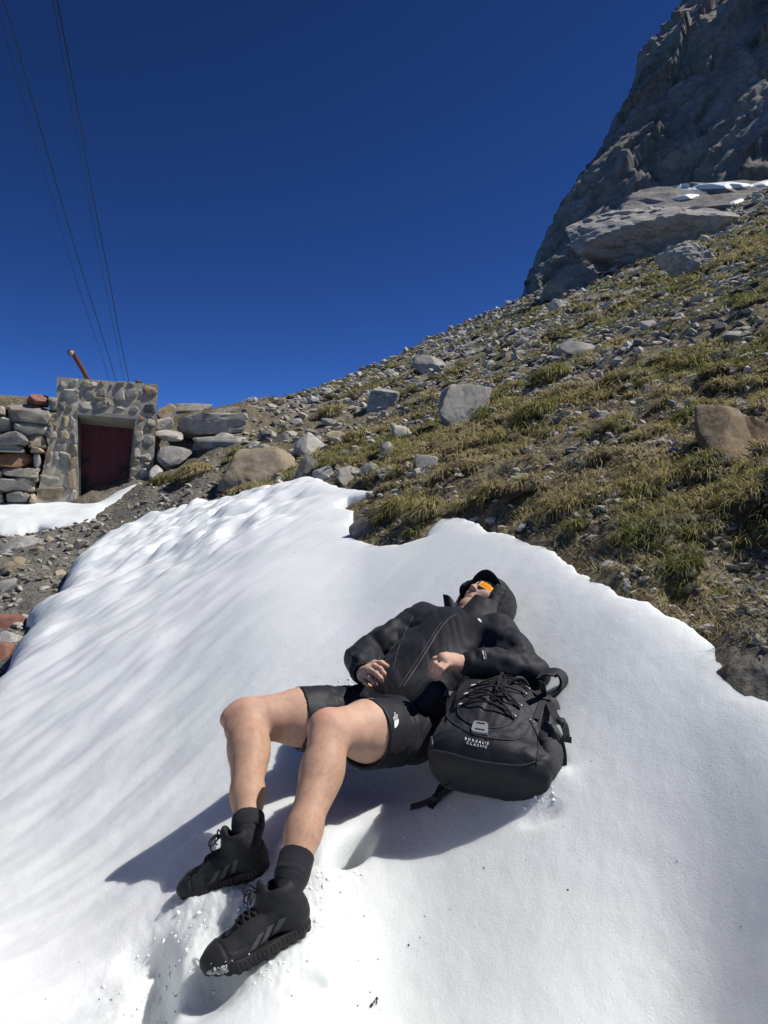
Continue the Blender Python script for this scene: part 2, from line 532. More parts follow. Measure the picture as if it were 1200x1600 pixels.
hillside = link('hillside', me, M['ground'], kind='structure')

# snow field
sv, sq, sx, sy = polar_sheet(np.concatenate([np.linspace(-math.pi, -.62, 40), np.linspace(-0.60, 0.58, 540), np.linspace(.60, math.pi, 40)]), np.concatenate([np.linspace(.02, 1.1, 14), np.exp(np.linspace(math.log(1.15), math.log(12.5), 450))]), snow_h)
sd = sdist(SNOW_W, sx, sy) + 0.05
keep = (sd[sq] > -0.12).any(axis=1)
def compact(v, q):
    used = np.unique(q); idx = np.full(len(v), -1, np.int64); idx[used] = np.arange(len(used))
    return v[used], idx[q]
sv2, sq2 = compact(sv, sq[keep])
snow_field = link('snow_field', mesh_np('snow_field', sv2, quad=sq2), M['snow'], kind='structure')
# coarse continuation of the snow towards and behind the photographer
def bank_h(x, y):
    b = base_h(x, y); d = sdist(BANK_W, x, y) + 0.08 * fbm(xyz(x * 1.5, y * 1.5, 1.), 3)
    t = np.clip(d / .6, 0, 1)
    z = b + 0.15 * np.sqrt(np.maximum(0, 1 - (1 - t) ** 2)) + 0.10 * fbm(xyz(x * .9, y * .9, 6.), 3) * np.clip(d / .3, 0, 1) - .02
    return np.where(d < 0, b - .05 + np.maximum(2 * d, -.3), z)
bv, bq, bx, by = polar_sheet(np.linspace(-0.66, -0.28, 220), np.exp(np.linspace(math.log(9.5), math.log(17.5), 180)), bank_h)
keep = ((sdist(BANK_W, bx, by) + .1)[bq] > -0.15).any(axis=1)
bv2, bq2 = compact(bv, bq[keep])
link('snow_bank', mesh_np('snow_bank', bv2, quad=bq2), M['snow'], kind='structure')
# ------------------------------------------------------------------ rocks
def ico(sub):
    bm = bmesh.new(); bmesh.ops.create_icosphere(bm, subdivisions=sub, radius=1.0)
    v = np.array([q.co for q in bm.verts]); f = np.array([[q.index for q in p.verts] for p in bm.faces])
    bm.free(); return v, f
ICO = {k: ico(k) for k in (1, 2, 3, 4, 5, 6)}

def rand_rot(rs):
    q = rs.normal(size=4); q /= np.linalg.norm(q); w, x, y, z = q
    return np.array([[1 - 2 * (y * y + z * z), 2 * (x * y - z * w), 2 * (x * z + y * w)],
                     [2 * (x * y + z * w), 1 - 2 * (x * x + z * z), 2 * (y * z - x * w)],
                     [2 * (x * z - y * w), 2 * (y * z + x * w), 1 - 2 * (x * x + y * y)]])

def rock_verts(seed, sub=3, planes=15, rough=0.05, sharp=26.0, boxy=0.0):
    """an angular stone inside a unit box: a ball cut by random planes"""
    rs = np.random.RandomState(seed)
    d, f = ICO[sub]
    n = rs.normal(size=(planes, 3)); n /= np.linalg.norm(n, axis=1)[:, None]
    h = rs.uniform(0.55, 1.0, planes)
    if boxy > 0:
        ax = np.concatenate([np.eye(3), -np.eye(3)]) + rs.normal(size=(6, 3)) * (1 - boxy) * .35
        ax /= np.linalg.norm(ax, axis=1)[:, None]
        n = np.concatenate([n, ax]); h = np.concatenate([h, np.full(6, .62)])
    q = np.maximum(d @ n.T, 1e-3) / h[None]
    r = 1.0 / np.power(np.sum(np.power(q, sharp), axis=1), 1.0 / sharp)
    p = d * np.minimum(r, 1.4)[:, None]
    off = rs.uniform(0, 50, 3)
    p = p + d * (rough * fbm(p * 2.3 + off, 4, .55) + rough * .6 * fbm(p * 5 + off, 3, .55, ridged=True))[:, None]
    lo, hi = p.min(0), p.max(0)
    return (p - (lo + hi) / 2) / (hi - lo), f

def rock_at(name, c, dims, mat, seed, parent=None, sub=4, planes=15, rough=.06, boxy=0.0, rot=0.0, lean=0.0, **props):
    v, f = rock_verts(seed, sub, planes, rough, boxy=boxy)
    v = v * np.asarray(dims)[None]
    if lean:
        v[:, 1] += lean * v[:, 2]
    if rot:
        cs, sn = math.cos(rot), math.sin(rot)
        v = v @ np.array([[cs, 0, -sn], [0, 1, 0], [sn, 0, cs]])
    v = v + np.asarray(c)[None]
    me = mesh_np(name, v, tri=f, smooth=False)
    if sub >= 3:                                   # soften inside the facets, keep the breaks
        me.polygons.foreach_set('use_smooth', np.ones(len(me.polygons), bool))
        me.set_sharp_from_angle(angle=math.radians(24))
    loc = (c[0], c[1], c[2] - dims[2] * .5)
    return link(name, me, mat, parent, loc if parent is None else None, **props)

_gh = {}
def rock_px(name, box, mat, seed, label=None, Y=None, depth=0.8, sink=.2, parent=None, out=0.0, **kw):
    x0, y0, x1, y1 = box
    cx = (x0 + x1) / 2
    if Y is None: Y = ray_ground(cx, y1 - sink * (y1 - y0), lambda a, b: ground_h(a, b, False), 1.2, 110)
    w = (x1 - x0) / F * Y; h = (y1 - y0) / F * Y
    d = depth * 0.5 * (w + h)
    Yc = Y + d * .3 - out
    k = Yc / Y
    c = P(cx, (y0 + y1) / 2, Yc)
    if label is not None: kw['label'] = label; kw.setdefault('category', 'rock')
    return rock_at(name, c, (w * k, d, h * k), mat, seed, parent=parent, **kw)

def fac(px, py, out=0.0):
    """the point of the hut facade plane, moved out by some metres, seen at a photo pixel"""
    d = np.array([(px - 600) / F, 1.0, (800 - py) / F])
    o = np.array([0, 0, CZ]); p0 = HUT0 + HDN * out
    t = ((p0 - o) @ HDN) / (d @ HDN)
    return o + d * t

def prism(pts, depth_vec):
    a = np.array(pts); n = len(a)
    v = np.concatenate([a, a + depth_vec])
    bm = bmesh.new(); vs = [bm.verts.new(q) for q in v]
    bm.faces.new(vs[:n]); bm.faces.new(vs[n:][::-1])
    for i in range(n):
        j = (i + 1) % n
        bm.faces.new([vs[i], vs[i + n], vs[j + n], vs[j]])
    bmesh.ops.recalc_face_normals(bm, faces=bm.faces)
    return bm

def bm_obj(name, bm, mat, parent=None, loc=None, smooth=False, **props):
    me = bpy.data.meshes.new(name); bm.to_mesh(me); bm.free()
    if smooth: me.polygons.foreach_set('use_smooth', np.ones(len(me.polygons), bool))
    return link(name, me, mat, parent, loc, **props)

def rough_prism(pts, depth_vec, cuts=8, amp=.02, seed=0):
    bm = prism(pts, depth_vec)
    bmesh.ops.triangulate(bm, faces=bm.faces)
    bmesh.ops.subdivide_edges(bm, edges=bm.edges, cuts=cuts, use_grid_fill=True)
    bmesh.ops.recalc_face_normals(bm, faces=bm.faces)
    bm.normal_update()
    co = np.array([v.co for v in bm.verts])
    n = fbm(co * 4.5 + seed, 4, .6)
    for v, k in zip(bm.verts, n): v.co += v.normal * (float(k) * amp)
    return bm

def tube(points, rad, seg=8, caps=True):
    """a round tube along a polyline"""
    pts = np.array(points, float); n = len(pts)
    rad = np.broadcast_to(np.asarray(rad, float), (n,))
    t = np.gradient(pts, axis=0); t /= np.linalg.norm(t, axis=1)[:, None] + 1e-12
    up = np.array([0, 0, 1.0]) if abs(t[0][2]) < .9 else np.array([1.0, 0, 0])
    a = np.cross(t[0], up); a /= np.linalg.norm(a)
    rings = []
    for i in range(n):
        a = a - t[i] * (a @ t[i]); a /= np.linalg.norm(a) + 1e-12
        b = np.cross(t[i], a)
        ang = np.linspace(0, 2 * math.pi, seg, endpoint=False)
        rings.append(pts[i] + rad[i] * (np.cos(ang)[:, None] * a + np.sin(ang)[:, None] * b))
    v = np.concatenate(rings)
    q = [[i * seg + k, i * seg + (k + 1) % seg, (i + 1) * seg + (k + 1) % seg, (i + 1) * seg + k] for i in range(n - 1) for k in range(seg)]
    tri = []
    if caps:
        v = np.concatenate([v, pts[:1], pts[-1:]]); c0 = n * seg; c1 = c0 + 1
        for k in range(seg):
            tri.append([c0, (k + 1) % seg, k]); tri.append([c1, (n - 1) * seg + k, (n - 1) * seg + (k + 1) % seg])
    return v, np.array(tri) if tri else None, np.array(q)

def smooth_line(pts, n=24):
    """Catmull-Rom through points"""
    p = np.array(pts, float); p = np.concatenate([[2 * p[0] - p[1]], p, [2 * p[-1] - p[-2]]])
    out = []
    m = len(p) - 3
    for s in np.linspace(0, m, n):
        i = min(int(s), m - 1); t = s - i
        a, b, c, d = p[i:i + 4]
        out.append(.5 * ((2 * b) + (-a + c) * t + (2 * a - 5 * b + 4 * c - d) * t * t + (-a + 3 * b - 3 * c + d) * t ** 3))
    return np.array(out)

def tube_obj(name, pts, rad, mat, parent=None, loc=None, seg=8, n=24, **props):
    v, t, q = tube(smooth_line(pts, n) if n else pts, rad, seg)
    return link(name, mesh_np(name, v, tri=t, quad=q), mat, parent, loc, **props)

# ------------------------------------------------------------------ far cliff
_sil = np.array([(800, 500), (815, 480), (823, 455), (832, 425), (850, 388), (880, 330), (905, 282), (937, 238), (968, 190), (996, 146), (1005, 112), (1009, 68),
                 (1030, 50), (1060, 32), (1063, 10), (1085, -25), (1120, -60), (1170, -100), (1230, -130)], float)
def cliff():
    nt_, ns = 330, 330
    tt = np.linspace(0, 1, nt_)
    k = np.linspace(0, 1, len(_sil))
    sx = np.interp(tt, k, _sil[:, 0]); sy = np.interp(tt, k, _sil[:, 1])
    Y = 118 + 30 * tt
    A = np.stack([(sx - 600) / F * Y, Y, CZ + (800 - sy) / F * Y], -1)
    s = np.concatenate([np.linspace(-1, 0, 60)[:-1], np.linspace(0, 1, ns - 59) ** 1.15])
    T, S = np.meshgrid(np.arange(nt_), s, indexing='ij')
    a = A[T]
    sp = np.sqrt(S * S + .0006); fr = (sp + S) / 2; bk = (sp - S) / 2
    fr = fr - .01225; bk = bk - .01225
    tz = tt[T]
    p = a + fr[..., None] * np.array([118, -52, 0]) + bk[..., None] * np.array([30, 90, -8])
    p[..., 2] += fr * 6
    p = p.reshape(-1, 3)
    nrm = np.array([-.42, -.80, .38])
    # ledges running up to the right
    al = np.array([.72, .25, .62]); al /= np.linalg.norm(al)
    ac = np.cross(al, nrm); ac /= np.linalg.norm(ac)
    u = p @ al; w = p @ ac; h = p @ nrm
    wv = w + 4 * fbm(p * .03, 3)
    if ac[2] < 0: ac = -ac; w = -w
    warp = 9 * fbm(np.stack([u * .012, w * .02, h * .03], -1), 3)
    f1 = np.mod((w + warp) / 15.0, 1.0); f2 = np.mod((w + .6 * warp) / 5.2 + .3, 1.0)
    saw = lambda f: np.where(f < .8, f / .8, (1 - f) / .2)
    msk = .55 + .45 * fbm(np.stack([u * .02, w * .03, h * .02], -1) + 9, 2)
    st = 1.15 * saw(f1) * msk + .42 * saw(f2) * msk
    big = fbm(np.stack([u * .012, w * .04, h * .02], -1), 3)
    ver = fbm(np.stack([p[:, 0] * .13, p[:, 1] * .13, p[:, 2] * .025], -1), 4, .55, ridged=True)
    fine = fbm(p * .28, 4, .6, ridged=True)
    edge = (.35 + .65 * sstep(0.0, .12, S)).reshape(-1)
    disp = (2.2 * st + 2.6 * big + .6 * ver + 3.6 * facets(np.stack([u * .045, wv * .13, h * .08], -1), 1)) * edge + 1.5 * facets(np.stack([u * .13, wv * .30, h * .2], -1), 2) + .4 * facets(np.stack([u * .4, wv * .75, h * .5], -1), 3) + .35 * fine
    p = p + nrm[None] * disp[:, None] + np.array([0, 0, -.5]) * (1.2 * st)[:, None]
    i = np.arange(nt_ - 1)[:, None] * len(s) + np.arange(len(s) - 1)[None]
    q = np.stack([i, i + 1, i + len(s) + 1, i + len(s)], -1).reshape(-1, 4)
    return p, q
n_ = N('cliff_limestone')
_a = n_.noise(0.10, 10, 0.7, 0.6); _b = n_.noise(0.9, 8, 0.7); _c = n_.noise(.25, 8, .7, 1.0, stretch=(1, 1, .25))
_col = n_.ramp(_a, [(0.3, (0.21, 0.20, 0.19)), (0.55, (0.34, 0.325, 0.305)), (0.75, (0.44, 0.425, 0.395))])
_col = n_.mix(n_.ramp(_c, [(0.5, 0.0), (0.68, 0.6)]), _col, (0.28, 0.22, 0.15))
_col = n_.mix(0.6, _col, n_.ramp(_b, [(0.3, 0.22), (0.7, 0.78)]), 'OVERLAY')
n_.col(_col).rough(0.9, 0.2).bump(_b, 1.0, 0.8).bump(_c, 0.8, 1.5)
M['cliff'] = n_.m
cv, cq = cliff()
link('cliff', mesh_np('cliff', cv, quad=cq), M['cliff'], kind='structure')

# ------------------------------------------------------------------ rock bench with snow below the cliff
def big_rock(name, box, Y, dims_d, seed, mat, sub=6, amp=.10, strat=(.2, .2, .9), rot=0.0, planes=12, lean=0.0, **props):
    x0, y0, x1, y1 = box
    c = P((x0 + x1) / 2, (y0 + y1) / 2, Y); dims = np.array([(x1 - x0) / F * Y, dims_d, (y1 - y0) / F * Y])
    v, f = rock_verts(seed, sub, planes, .05, 20.0)
    if rot:
        cs, sn = math.cos(rot), math.sin(rot)
        v = v @ np.array([[cs, 0, -sn], [0, 1, 0], [sn, 0, cs]])
    v = v * dims
    v[:, 1] += lean * v[:, 2]
    q = v / dims.max()
    nn = fbm(q * 16 * np.array(strat) + seed, 6, .6, ridged=True)
    dirn = v / (np.linalg.norm(v, axis=1)[:, None] + 1e-9)
    v = v + dirn * ((nn * .5 + .9 * facets(q * np.array([6, 6, 9.0]) + seed, 4) + .45 * facets(q * np.array([15, 15, 22.0]) + seed, 5)) * amp * dims.min())[:, None] + c
    me = mesh_np(name, v, tri=f); me.set_sharp_from_angle(angle=math.radians(30))
    return link(name, me, mat, None, (c[0], c[1], c[2] - dims[2] / 2), **props)
bench = big_rock('rock_bench', (905, 262, 1420, 520), 88, 34, 21, M['cliff'], amp=.035, strat=(.5, .5, 1.6), lean=1.5, kind='structure')
big_rock('boulder', (870, 326, 1128, 440), 45, 7.5, 63, M['boulder_far'], amp=.05, strat=(.5, .6, 1.3), planes=10, rot=-.10, lean=.55,
         label='largest pale grey boulder high on the slope, with a dark overhang beneath it', category='boulder', group='boulders on the mountain slope')
big_rock('boulder', (852, 418, 938, 472), 43, 2.6, 35, M['boulder_far'], sub=4, amp=.05, planes=9,
         label='smaller boulder on the skyline tucked under the left end of the largest pale boulder', category='boulder', group='boulders on the mountain slope')
big_rock('boulder', (1016, 383, 1152, 455), 21.5, 1.6, 41, M['rock_grey'], sub=6, amp=.04, planes=10, rot=.18,
         label='long grey ridge-backed boulder with a shaded front below and right of the largest boulder', category='boulder', group='boulders on the mountain slope')
big_rock('boulder', (1160, 368, 1290, 430), 24, 1.8, 44, M['rock_grey'], sub=4, amp=.04, planes=10,
         label='grey boulder cut off by the right edge of the picture, below the snow strips', category='boulder', group='boulders on the mountain slope')

def drape(name, poly, obj, thick, mat, step=2.0, **props):
    """a patch laid on another object's surface, seen through a photo outline, with real thickness"""
    dg = bpy.context.evaluated_depsgraph_get(); dg.update()
    bvh = BVHTree.FromObject(obj, dg); inv = obj.matrix_world.inverted()
    o = Vector((0, 0, CZ)); poly = np.array(poly, float)
    x0, y0 = poly.min(0) - step; x1, y1 = poly.max(0) + step
    xs = np.arange(x0, x1, step); ys = np.arange(y0, y1, step * .6)
    X, Yy = np.meshgrid(xs, ys); d = sdist(poly, X.ravel(), Yy.ravel())
    V = []; idx = -np.ones(len(d), int); 
    for k, (px, py, dd) in enumerate(zip(X.ravel(), Yy.ravel(), d)):
        if dd < -step * 1.2: continue
        dirv = Vector(((px - 600) / F, 1, (800 - py) / F)).normalized()
        h = bvh.ray_cast(inv @ o, dirv)
        if h[0] is None: continue
        w = obj.matrix_world @ h[0]
        t = thick * math.sqrt(max(0, min(1, (dd + step * .6) / (step * 2.5)))) - .02
        idx[k] = len(V); V.append((w.x, w.y - t * .3, w.z + t))
    nx = len(xs); Q = []
    for r in range(len(ys) - 1):
        for c in range(nx - 1):
            q = [idx[r * nx + c], idx[(r + 1) * nx + c], idx[(r + 1) * nx + c + 1], idx[r * nx + c + 1]]
            if min(q) >= 0:
                pv = np.array([V[i] for i in q])
                if np.ptp(pv[:, 1]) < 40: Q.append(q)
    if Q: return link(name, mesh_np(name, np.array(V), quad=np.array(Q)), mat, **props)
drape('snow_strip', [(1028, 290), (1050, 281), (1068, 287), (1100, 289), (1140, 285), (1172, 289), (1150, 293), (1110, 294), (1075, 296), (1055, 291)], bench, .22, M['snow'], 1.5, kind='structure')
drape('snow_strip', [(1052, 311), (1075, 304), (1092, 305), (1080, 309), (1060, 312)], bench, .2, M['snow'], 1.5, kind='structure')
drape('snow_strip', [(1140, 317), (1158, 311), (1162, 313), (1148, 321)], bench, .2, M['snow'], 1.5, kind='structure')
drape('snow_strip', [(1172, 290), (1200, 281), (1230, 276), (1230, 282), (1190, 291)], bench, .2, M['snow'], 1.5, kind='structure')

# ------------------------------------------------------------------ stone hut
hut = empty('stone_hut', HUT0, label='small stone hut with a recessed dark red door, set into the bank', category='hut')
IN = -HDN
n_ = N('dark_red_door_paint')
_a = n_.noise(1.6, 6, .65); _b = n_.noise(7, 6, .7)
_c = n_.mix(n_.ramp(_a, [(.53, 0.0), (.58, 1.0)]), (.135, .025, .021), (.018, .010, .010))
_c = n_.mix(.35, _c, n_.ramp(_b, [(.3, .2), (.7, .7)]), 'OVERLAY')
n_.col(_c).rough(.6).bump(_b, .3, .01); M['door'] = n_.m
n_ = N('rusted_pipe_paint')
_b = n_.noise(9, 6, .7)
n_.col(n_.ramp(_b, [(.35, (.085, .02, .016)), (.6, (.15, .038, .028)), (.75, (.20, .09, .06))])).rough(.6).bump(_b, .3, .01); M['pipe'] = n_.m
n_ = N('pipe_inside'); n_.col((.55, .52, .47)).rough(.7); M['pipe_in'] = n_.m
n_ = N('dark_timber'); n_.col(n_.ramp(n_.noise(9, 6, .7, stretch=(1, 1, .1)), [(.3, (.05, .05, .052)), (.7, (.12, .12, .125))])).rough(.8); M['jamb'] = n_.m

HSC = 220 / 1200.0
bm_obj('lintel_wall', rough_prism([fac(89, 589), fac(247, 601), fac(245, 653), fac(88, 641)], IN * 2.4 + np.array([0, 0, -.02]), 5, .018, 1), M['mortar'], hut)
bm_obj('pier', rough_prism([fac(88, 640), fac(121, 644), fac(123, 800), fac(52, 800)], IN * 1.0, 6, .03, 2), M['mortar'], hut)
bm_obj('pier', rough_prism([fac(212, 650), fac(245, 652), fac(236, 800), fac(200, 800)], IN * 1.0, 6, .03, 3), M['mortar'], hut)
# concrete lintel: bevelled beam between the piers, its underside sloping back to the door head
_s0, _s1, _s2, _s3 = fac(119, 641, .02), fac(215, 650, .02), fac(214, 655, .02), fac(119, 647, .02)
_b2, _b3 = fac(214, 671, -.62), fac(119, 662, -.62)
bm = bmesh.new()
vs = [bm.verts.new(q) for q in (_s0, _s1, _s2, _s3, _s0 + IN * .64, _s1 + IN * .64, _b2, _b3)]
for f_ in ((0, 1, 2, 3), (3, 2, 6, 7), (4, 7, 6, 5), (0, 4, 5, 1), (0, 3, 7, 4), (1, 5, 6, 2)): bm.faces.new([vs[i] for i in f_])
bmesh.ops.recalc_face_normals(bm, faces=bm.faces)
bm_obj('concrete_lintel', bm, M['concrete'], hut)
door = bm_obj('door', prism([fac(126, 658, -.60), fac(215, 668, -.60), fac(215, 805, -.60), fac(126, 805, -.60)], IN * .06), M['door'], hut)
for k in range(1, 6):                               # boards of the door, seen as raised battens
    t = k / 6; xa = 126 + 89 * t
    bm_obj('door_batten', prism([fac(xa - .5, 664 + 9 * t, -.588), fac(xa + .5, 664 + 9 * t, -.588), fac(xa + .5, 800, -.588), fac(xa - .5, 800, -.588)], IN * .02), M['door'], door)
bm_obj('door_handle', prism([fac(194, 738, -.56), fac(199, 738.5, -.56), fac(199, 741, -.56), fac(194, 740.5, -.56)], IN * .05), M['jamb'], door)
bm_obj('door_jamb', prism([fac(120.5, 655, -.2), fac(126, 656, -.2), fac(126, 800, -.2), fac(120.5, 800, -.2)], IN * .45), M['jamb'], hut)
bm_obj('back_wall', prism([fac(108, 640, -.72), fac(226, 650, -.72), fac(222, 806, -.72), fac(108, 806, -.72)], IN * .15), M['concrete'], hut)
bm_obj('sunlit_door_corner', prism([fac(123.5, 777, -.05), fac(140, 776, -.05), fac(138, 792, -.05), fac(123.5, 792, -.05)], IN * .04), M['pipe'], hut, label='sunlit lower left corner of the door, added as a separate red board')  # added board standing in for the sunlit lower left corner of the door

ST = dict(g='hut_grey', d='hut_dark', p='hut_pale', t='rock_tan', o='rock_orange', r='rock_red', m='mortar')
hut_stones = [
    (280, 275, 365, 360, 'p'), (375, 285, 450, 350, 'p'), (300, 360, 455, 465, 'p'), (455, 362, 592, 470, 'g'), (555, 300, 620, 360, 'p'), (470, 300, 550, 360, 'g'),
    (596, 370, 692, 440, 'g'), (738, 350, 850, 465, 'p'), (852, 365, 945, 470, 'g'), (947, 345, 1005, 460, 'p'), (1007, 338, 1117, 455, 't'), (270, 475, 342, 557, 'd'),
    (344, 480, 425, 560, 'd'), (455, 470, 585, 550, 'g'), (600, 470, 698, 550, 'd'), (735, 515, 860, 562, 'g'), (868, 510, 975, 572, 'd'), (1000, 470, 1112, 582, 'd'),
    (690, 300, 742, 360, 'g'), (628, 300, 688, 362, 'g'), (770, 300, 850, 345, 't'), (860, 310, 940, 355, 'g'), (700, 470, 735, 510, 't'), (592, 440, 690, 470, 't'),
    (240, 570, 305, 630, 'p'), (220, 670, 265, 725, 'o'), (205, 730, 275, 790, 'g'), (375, 600, 430, 700, 'p'), (385, 730, 437, 830, 'g'), (360, 800, 440, 945, 't'),
    (265, 826, 357, 900, 'g'), (240, 890, 290, 980, 'p'), (290, 900, 400, 1060, 'g'), (110, 1080, 310, 1165, 'g'), (335, 1055, 440, 1210, 't'), (375, 945, 440, 1050, 't'),
    (90, 1180, 362, 1340, 't'), (380, 1215, 440, 1330, 'p'), (165, 900, 240, 990, 't'), (150, 995, 238, 1078, 'p'), (300, 580, 370, 700, 't'), (282, 705, 372, 800, 't'),
    (960, 600, 1020, 660, 'o'), (1030, 610, 1112, 690, 'p'), (930, 725, 1003, 830, 'g'), (1005, 695, 1105, 765, 't'), (1005, 770, 1103, 850, 'p'), (918, 870, 980, 958, 'p'),
    (975, 900, 1078, 990, 'p'), (888, 1030, 970, 1110, 'p'), (975, 1045, 1075, 1140, 'g'), (878, 1115, 955, 1190, 't'), (1010, 990, 1085, 1040, 't'), (905, 965, 975, 1025, 't')]
def wall_stone(parent, box, mat, seed, proud, depth, rot=0.0, sub=3, boxy=.5, rough=.04):
    x0, y0, x1, y1 = box
    a, b, c_, d_ = fac(x0, y0), fac(x1, y0), fac(x1, y1), fac(x0, y1)
    c = (a + b + c_ + d_) / 4 + HDN * (proud - depth / 2)
    w = np.linalg.norm(b - a); h = np.linalg.norm(d_ - a)
    v, f = rock_verts(seed, sub, 9, rough, 22.0, boxy)
    v = v * np.array([w * 1.04, depth, h * 1.04])
    if rot:
        cs, sn = math.cos(rot), math.sin(rot); v = v @ np.array([[cs, 0, -sn], [0, 1, 0], [sn, 0, cs]])
    Rm = np.stack([HDX, -HDN, np.array([0, 0, 1.0])])
    me = mesh_np('stone', v @ Rm + c, tri=f)
    me.set_sharp_from_angle(angle=math.radians(24))
    return link('stone', me, M[ST[mat]], parent)
for k, (x0, y0, x1, y1, m_) in enumerate(hut_stones):
    b_ = (40 + x0 * HSC, 540 + y0 * HSC, 40 + x1 * HSC, 540 + y1 * HSC)
    wall_stone(hut, b_, m_, 300 + k, .030 + .012 * (k % 3), .24, boxy=.5)
_pp = [P(139, 597, 16.2), P(131, 581, 16.1), P(122, 566, 16.0), P(114.5, 553.5, 15.9), P(112, 550.5, 15.75), P(111.5, 551.5, 15.5)]
pipe = tube_obj('chimney_pipe', _pp, np.interp(np.linspace(0, 1, 20), [0, .7, .8, 1], [.052, .052, .068, .075]), M['pipe'], hut, seg=14, n=20)
_v, _t, _q = tube([P(111.5, 551.6, 15.5), P(111.5, 551.8, 15.46)], [.05, .05], 14)
link('pipe_mouth', mesh_np('pipe_mouth', _v, tri=_t, quad=_q), M['pipe_in'], pipe)
rock_at('roof_stone', P(216, 597, 15.9), (.16, .14, .09), M['rock_dark'], 5, parent=hut, sub=2)

# ------------------------------------------------------------------ dry stone wall left of the hut
wall = empty('dry_stone_wall', fac(0, 790), label='dry stone wall of large stacked blocks left of the hut', category='wall')
W3 = 420 / 1200.0
wall_st = [(118, 243, 216, 296, 'r'), (215, 250, 262, 320, 'd'), (28, 288, 228, 382, 'g'), (-60, 338, 66, 412, 'p'), (40, 372, 224, 436, 'p'), (-30, 412, 126, 478, 'd'), (122, 428, 216, 486, 't'),
           (-60, 470, 112, 506, 'g'), (136, 482, 198, 508, 't'), (-60, 494, 148, 586, 'o'), (147, 506, 186, 576, 'p'), (8, 570, 178, 624, 'g'), (-70, 586, 10, 625, 'p'),
           (-30, 620, 172, 690, 'g'), (22, 678, 134, 738, 'd'), (-90, 680, 24, 735, 'g'), (134, 600, 176, 640, 'g'), (130, 690, 165, 735, 't'), (200, 380, 240, 440, 'd'), (-20, 300, 34, 345, 'g')]
for k, (x0, y0, x1, y1, m_) in enumerate(wall_st):
    wall_stone(wall, (x0 * W3, 530 + y0 * W3, x1 * W3, 530 + y1 * W3), m_, 400 + k, .10 + .05 * (k % 3), .62, rough=.07, boxy=.55)
_rs = np.random.RandomState(3)
yy = 615
while yy < 795:                                      # the wall goes on past the left edge of the picture
    hh = _rs.uniform(20, 34); xx = -8 - _rs.uniform(0, 25)
    while xx > -230:
        ww = _rs.uniform(30, 70)
        wall_stone(wall, (xx - ww, yy, xx, yy + hh), _rs.choice(list('ggpdto')), int(_rs.randint(9999)), .1 + _rs.uniform(0, .1), .6, sub=3)
        xx -= ww
    yy += hh

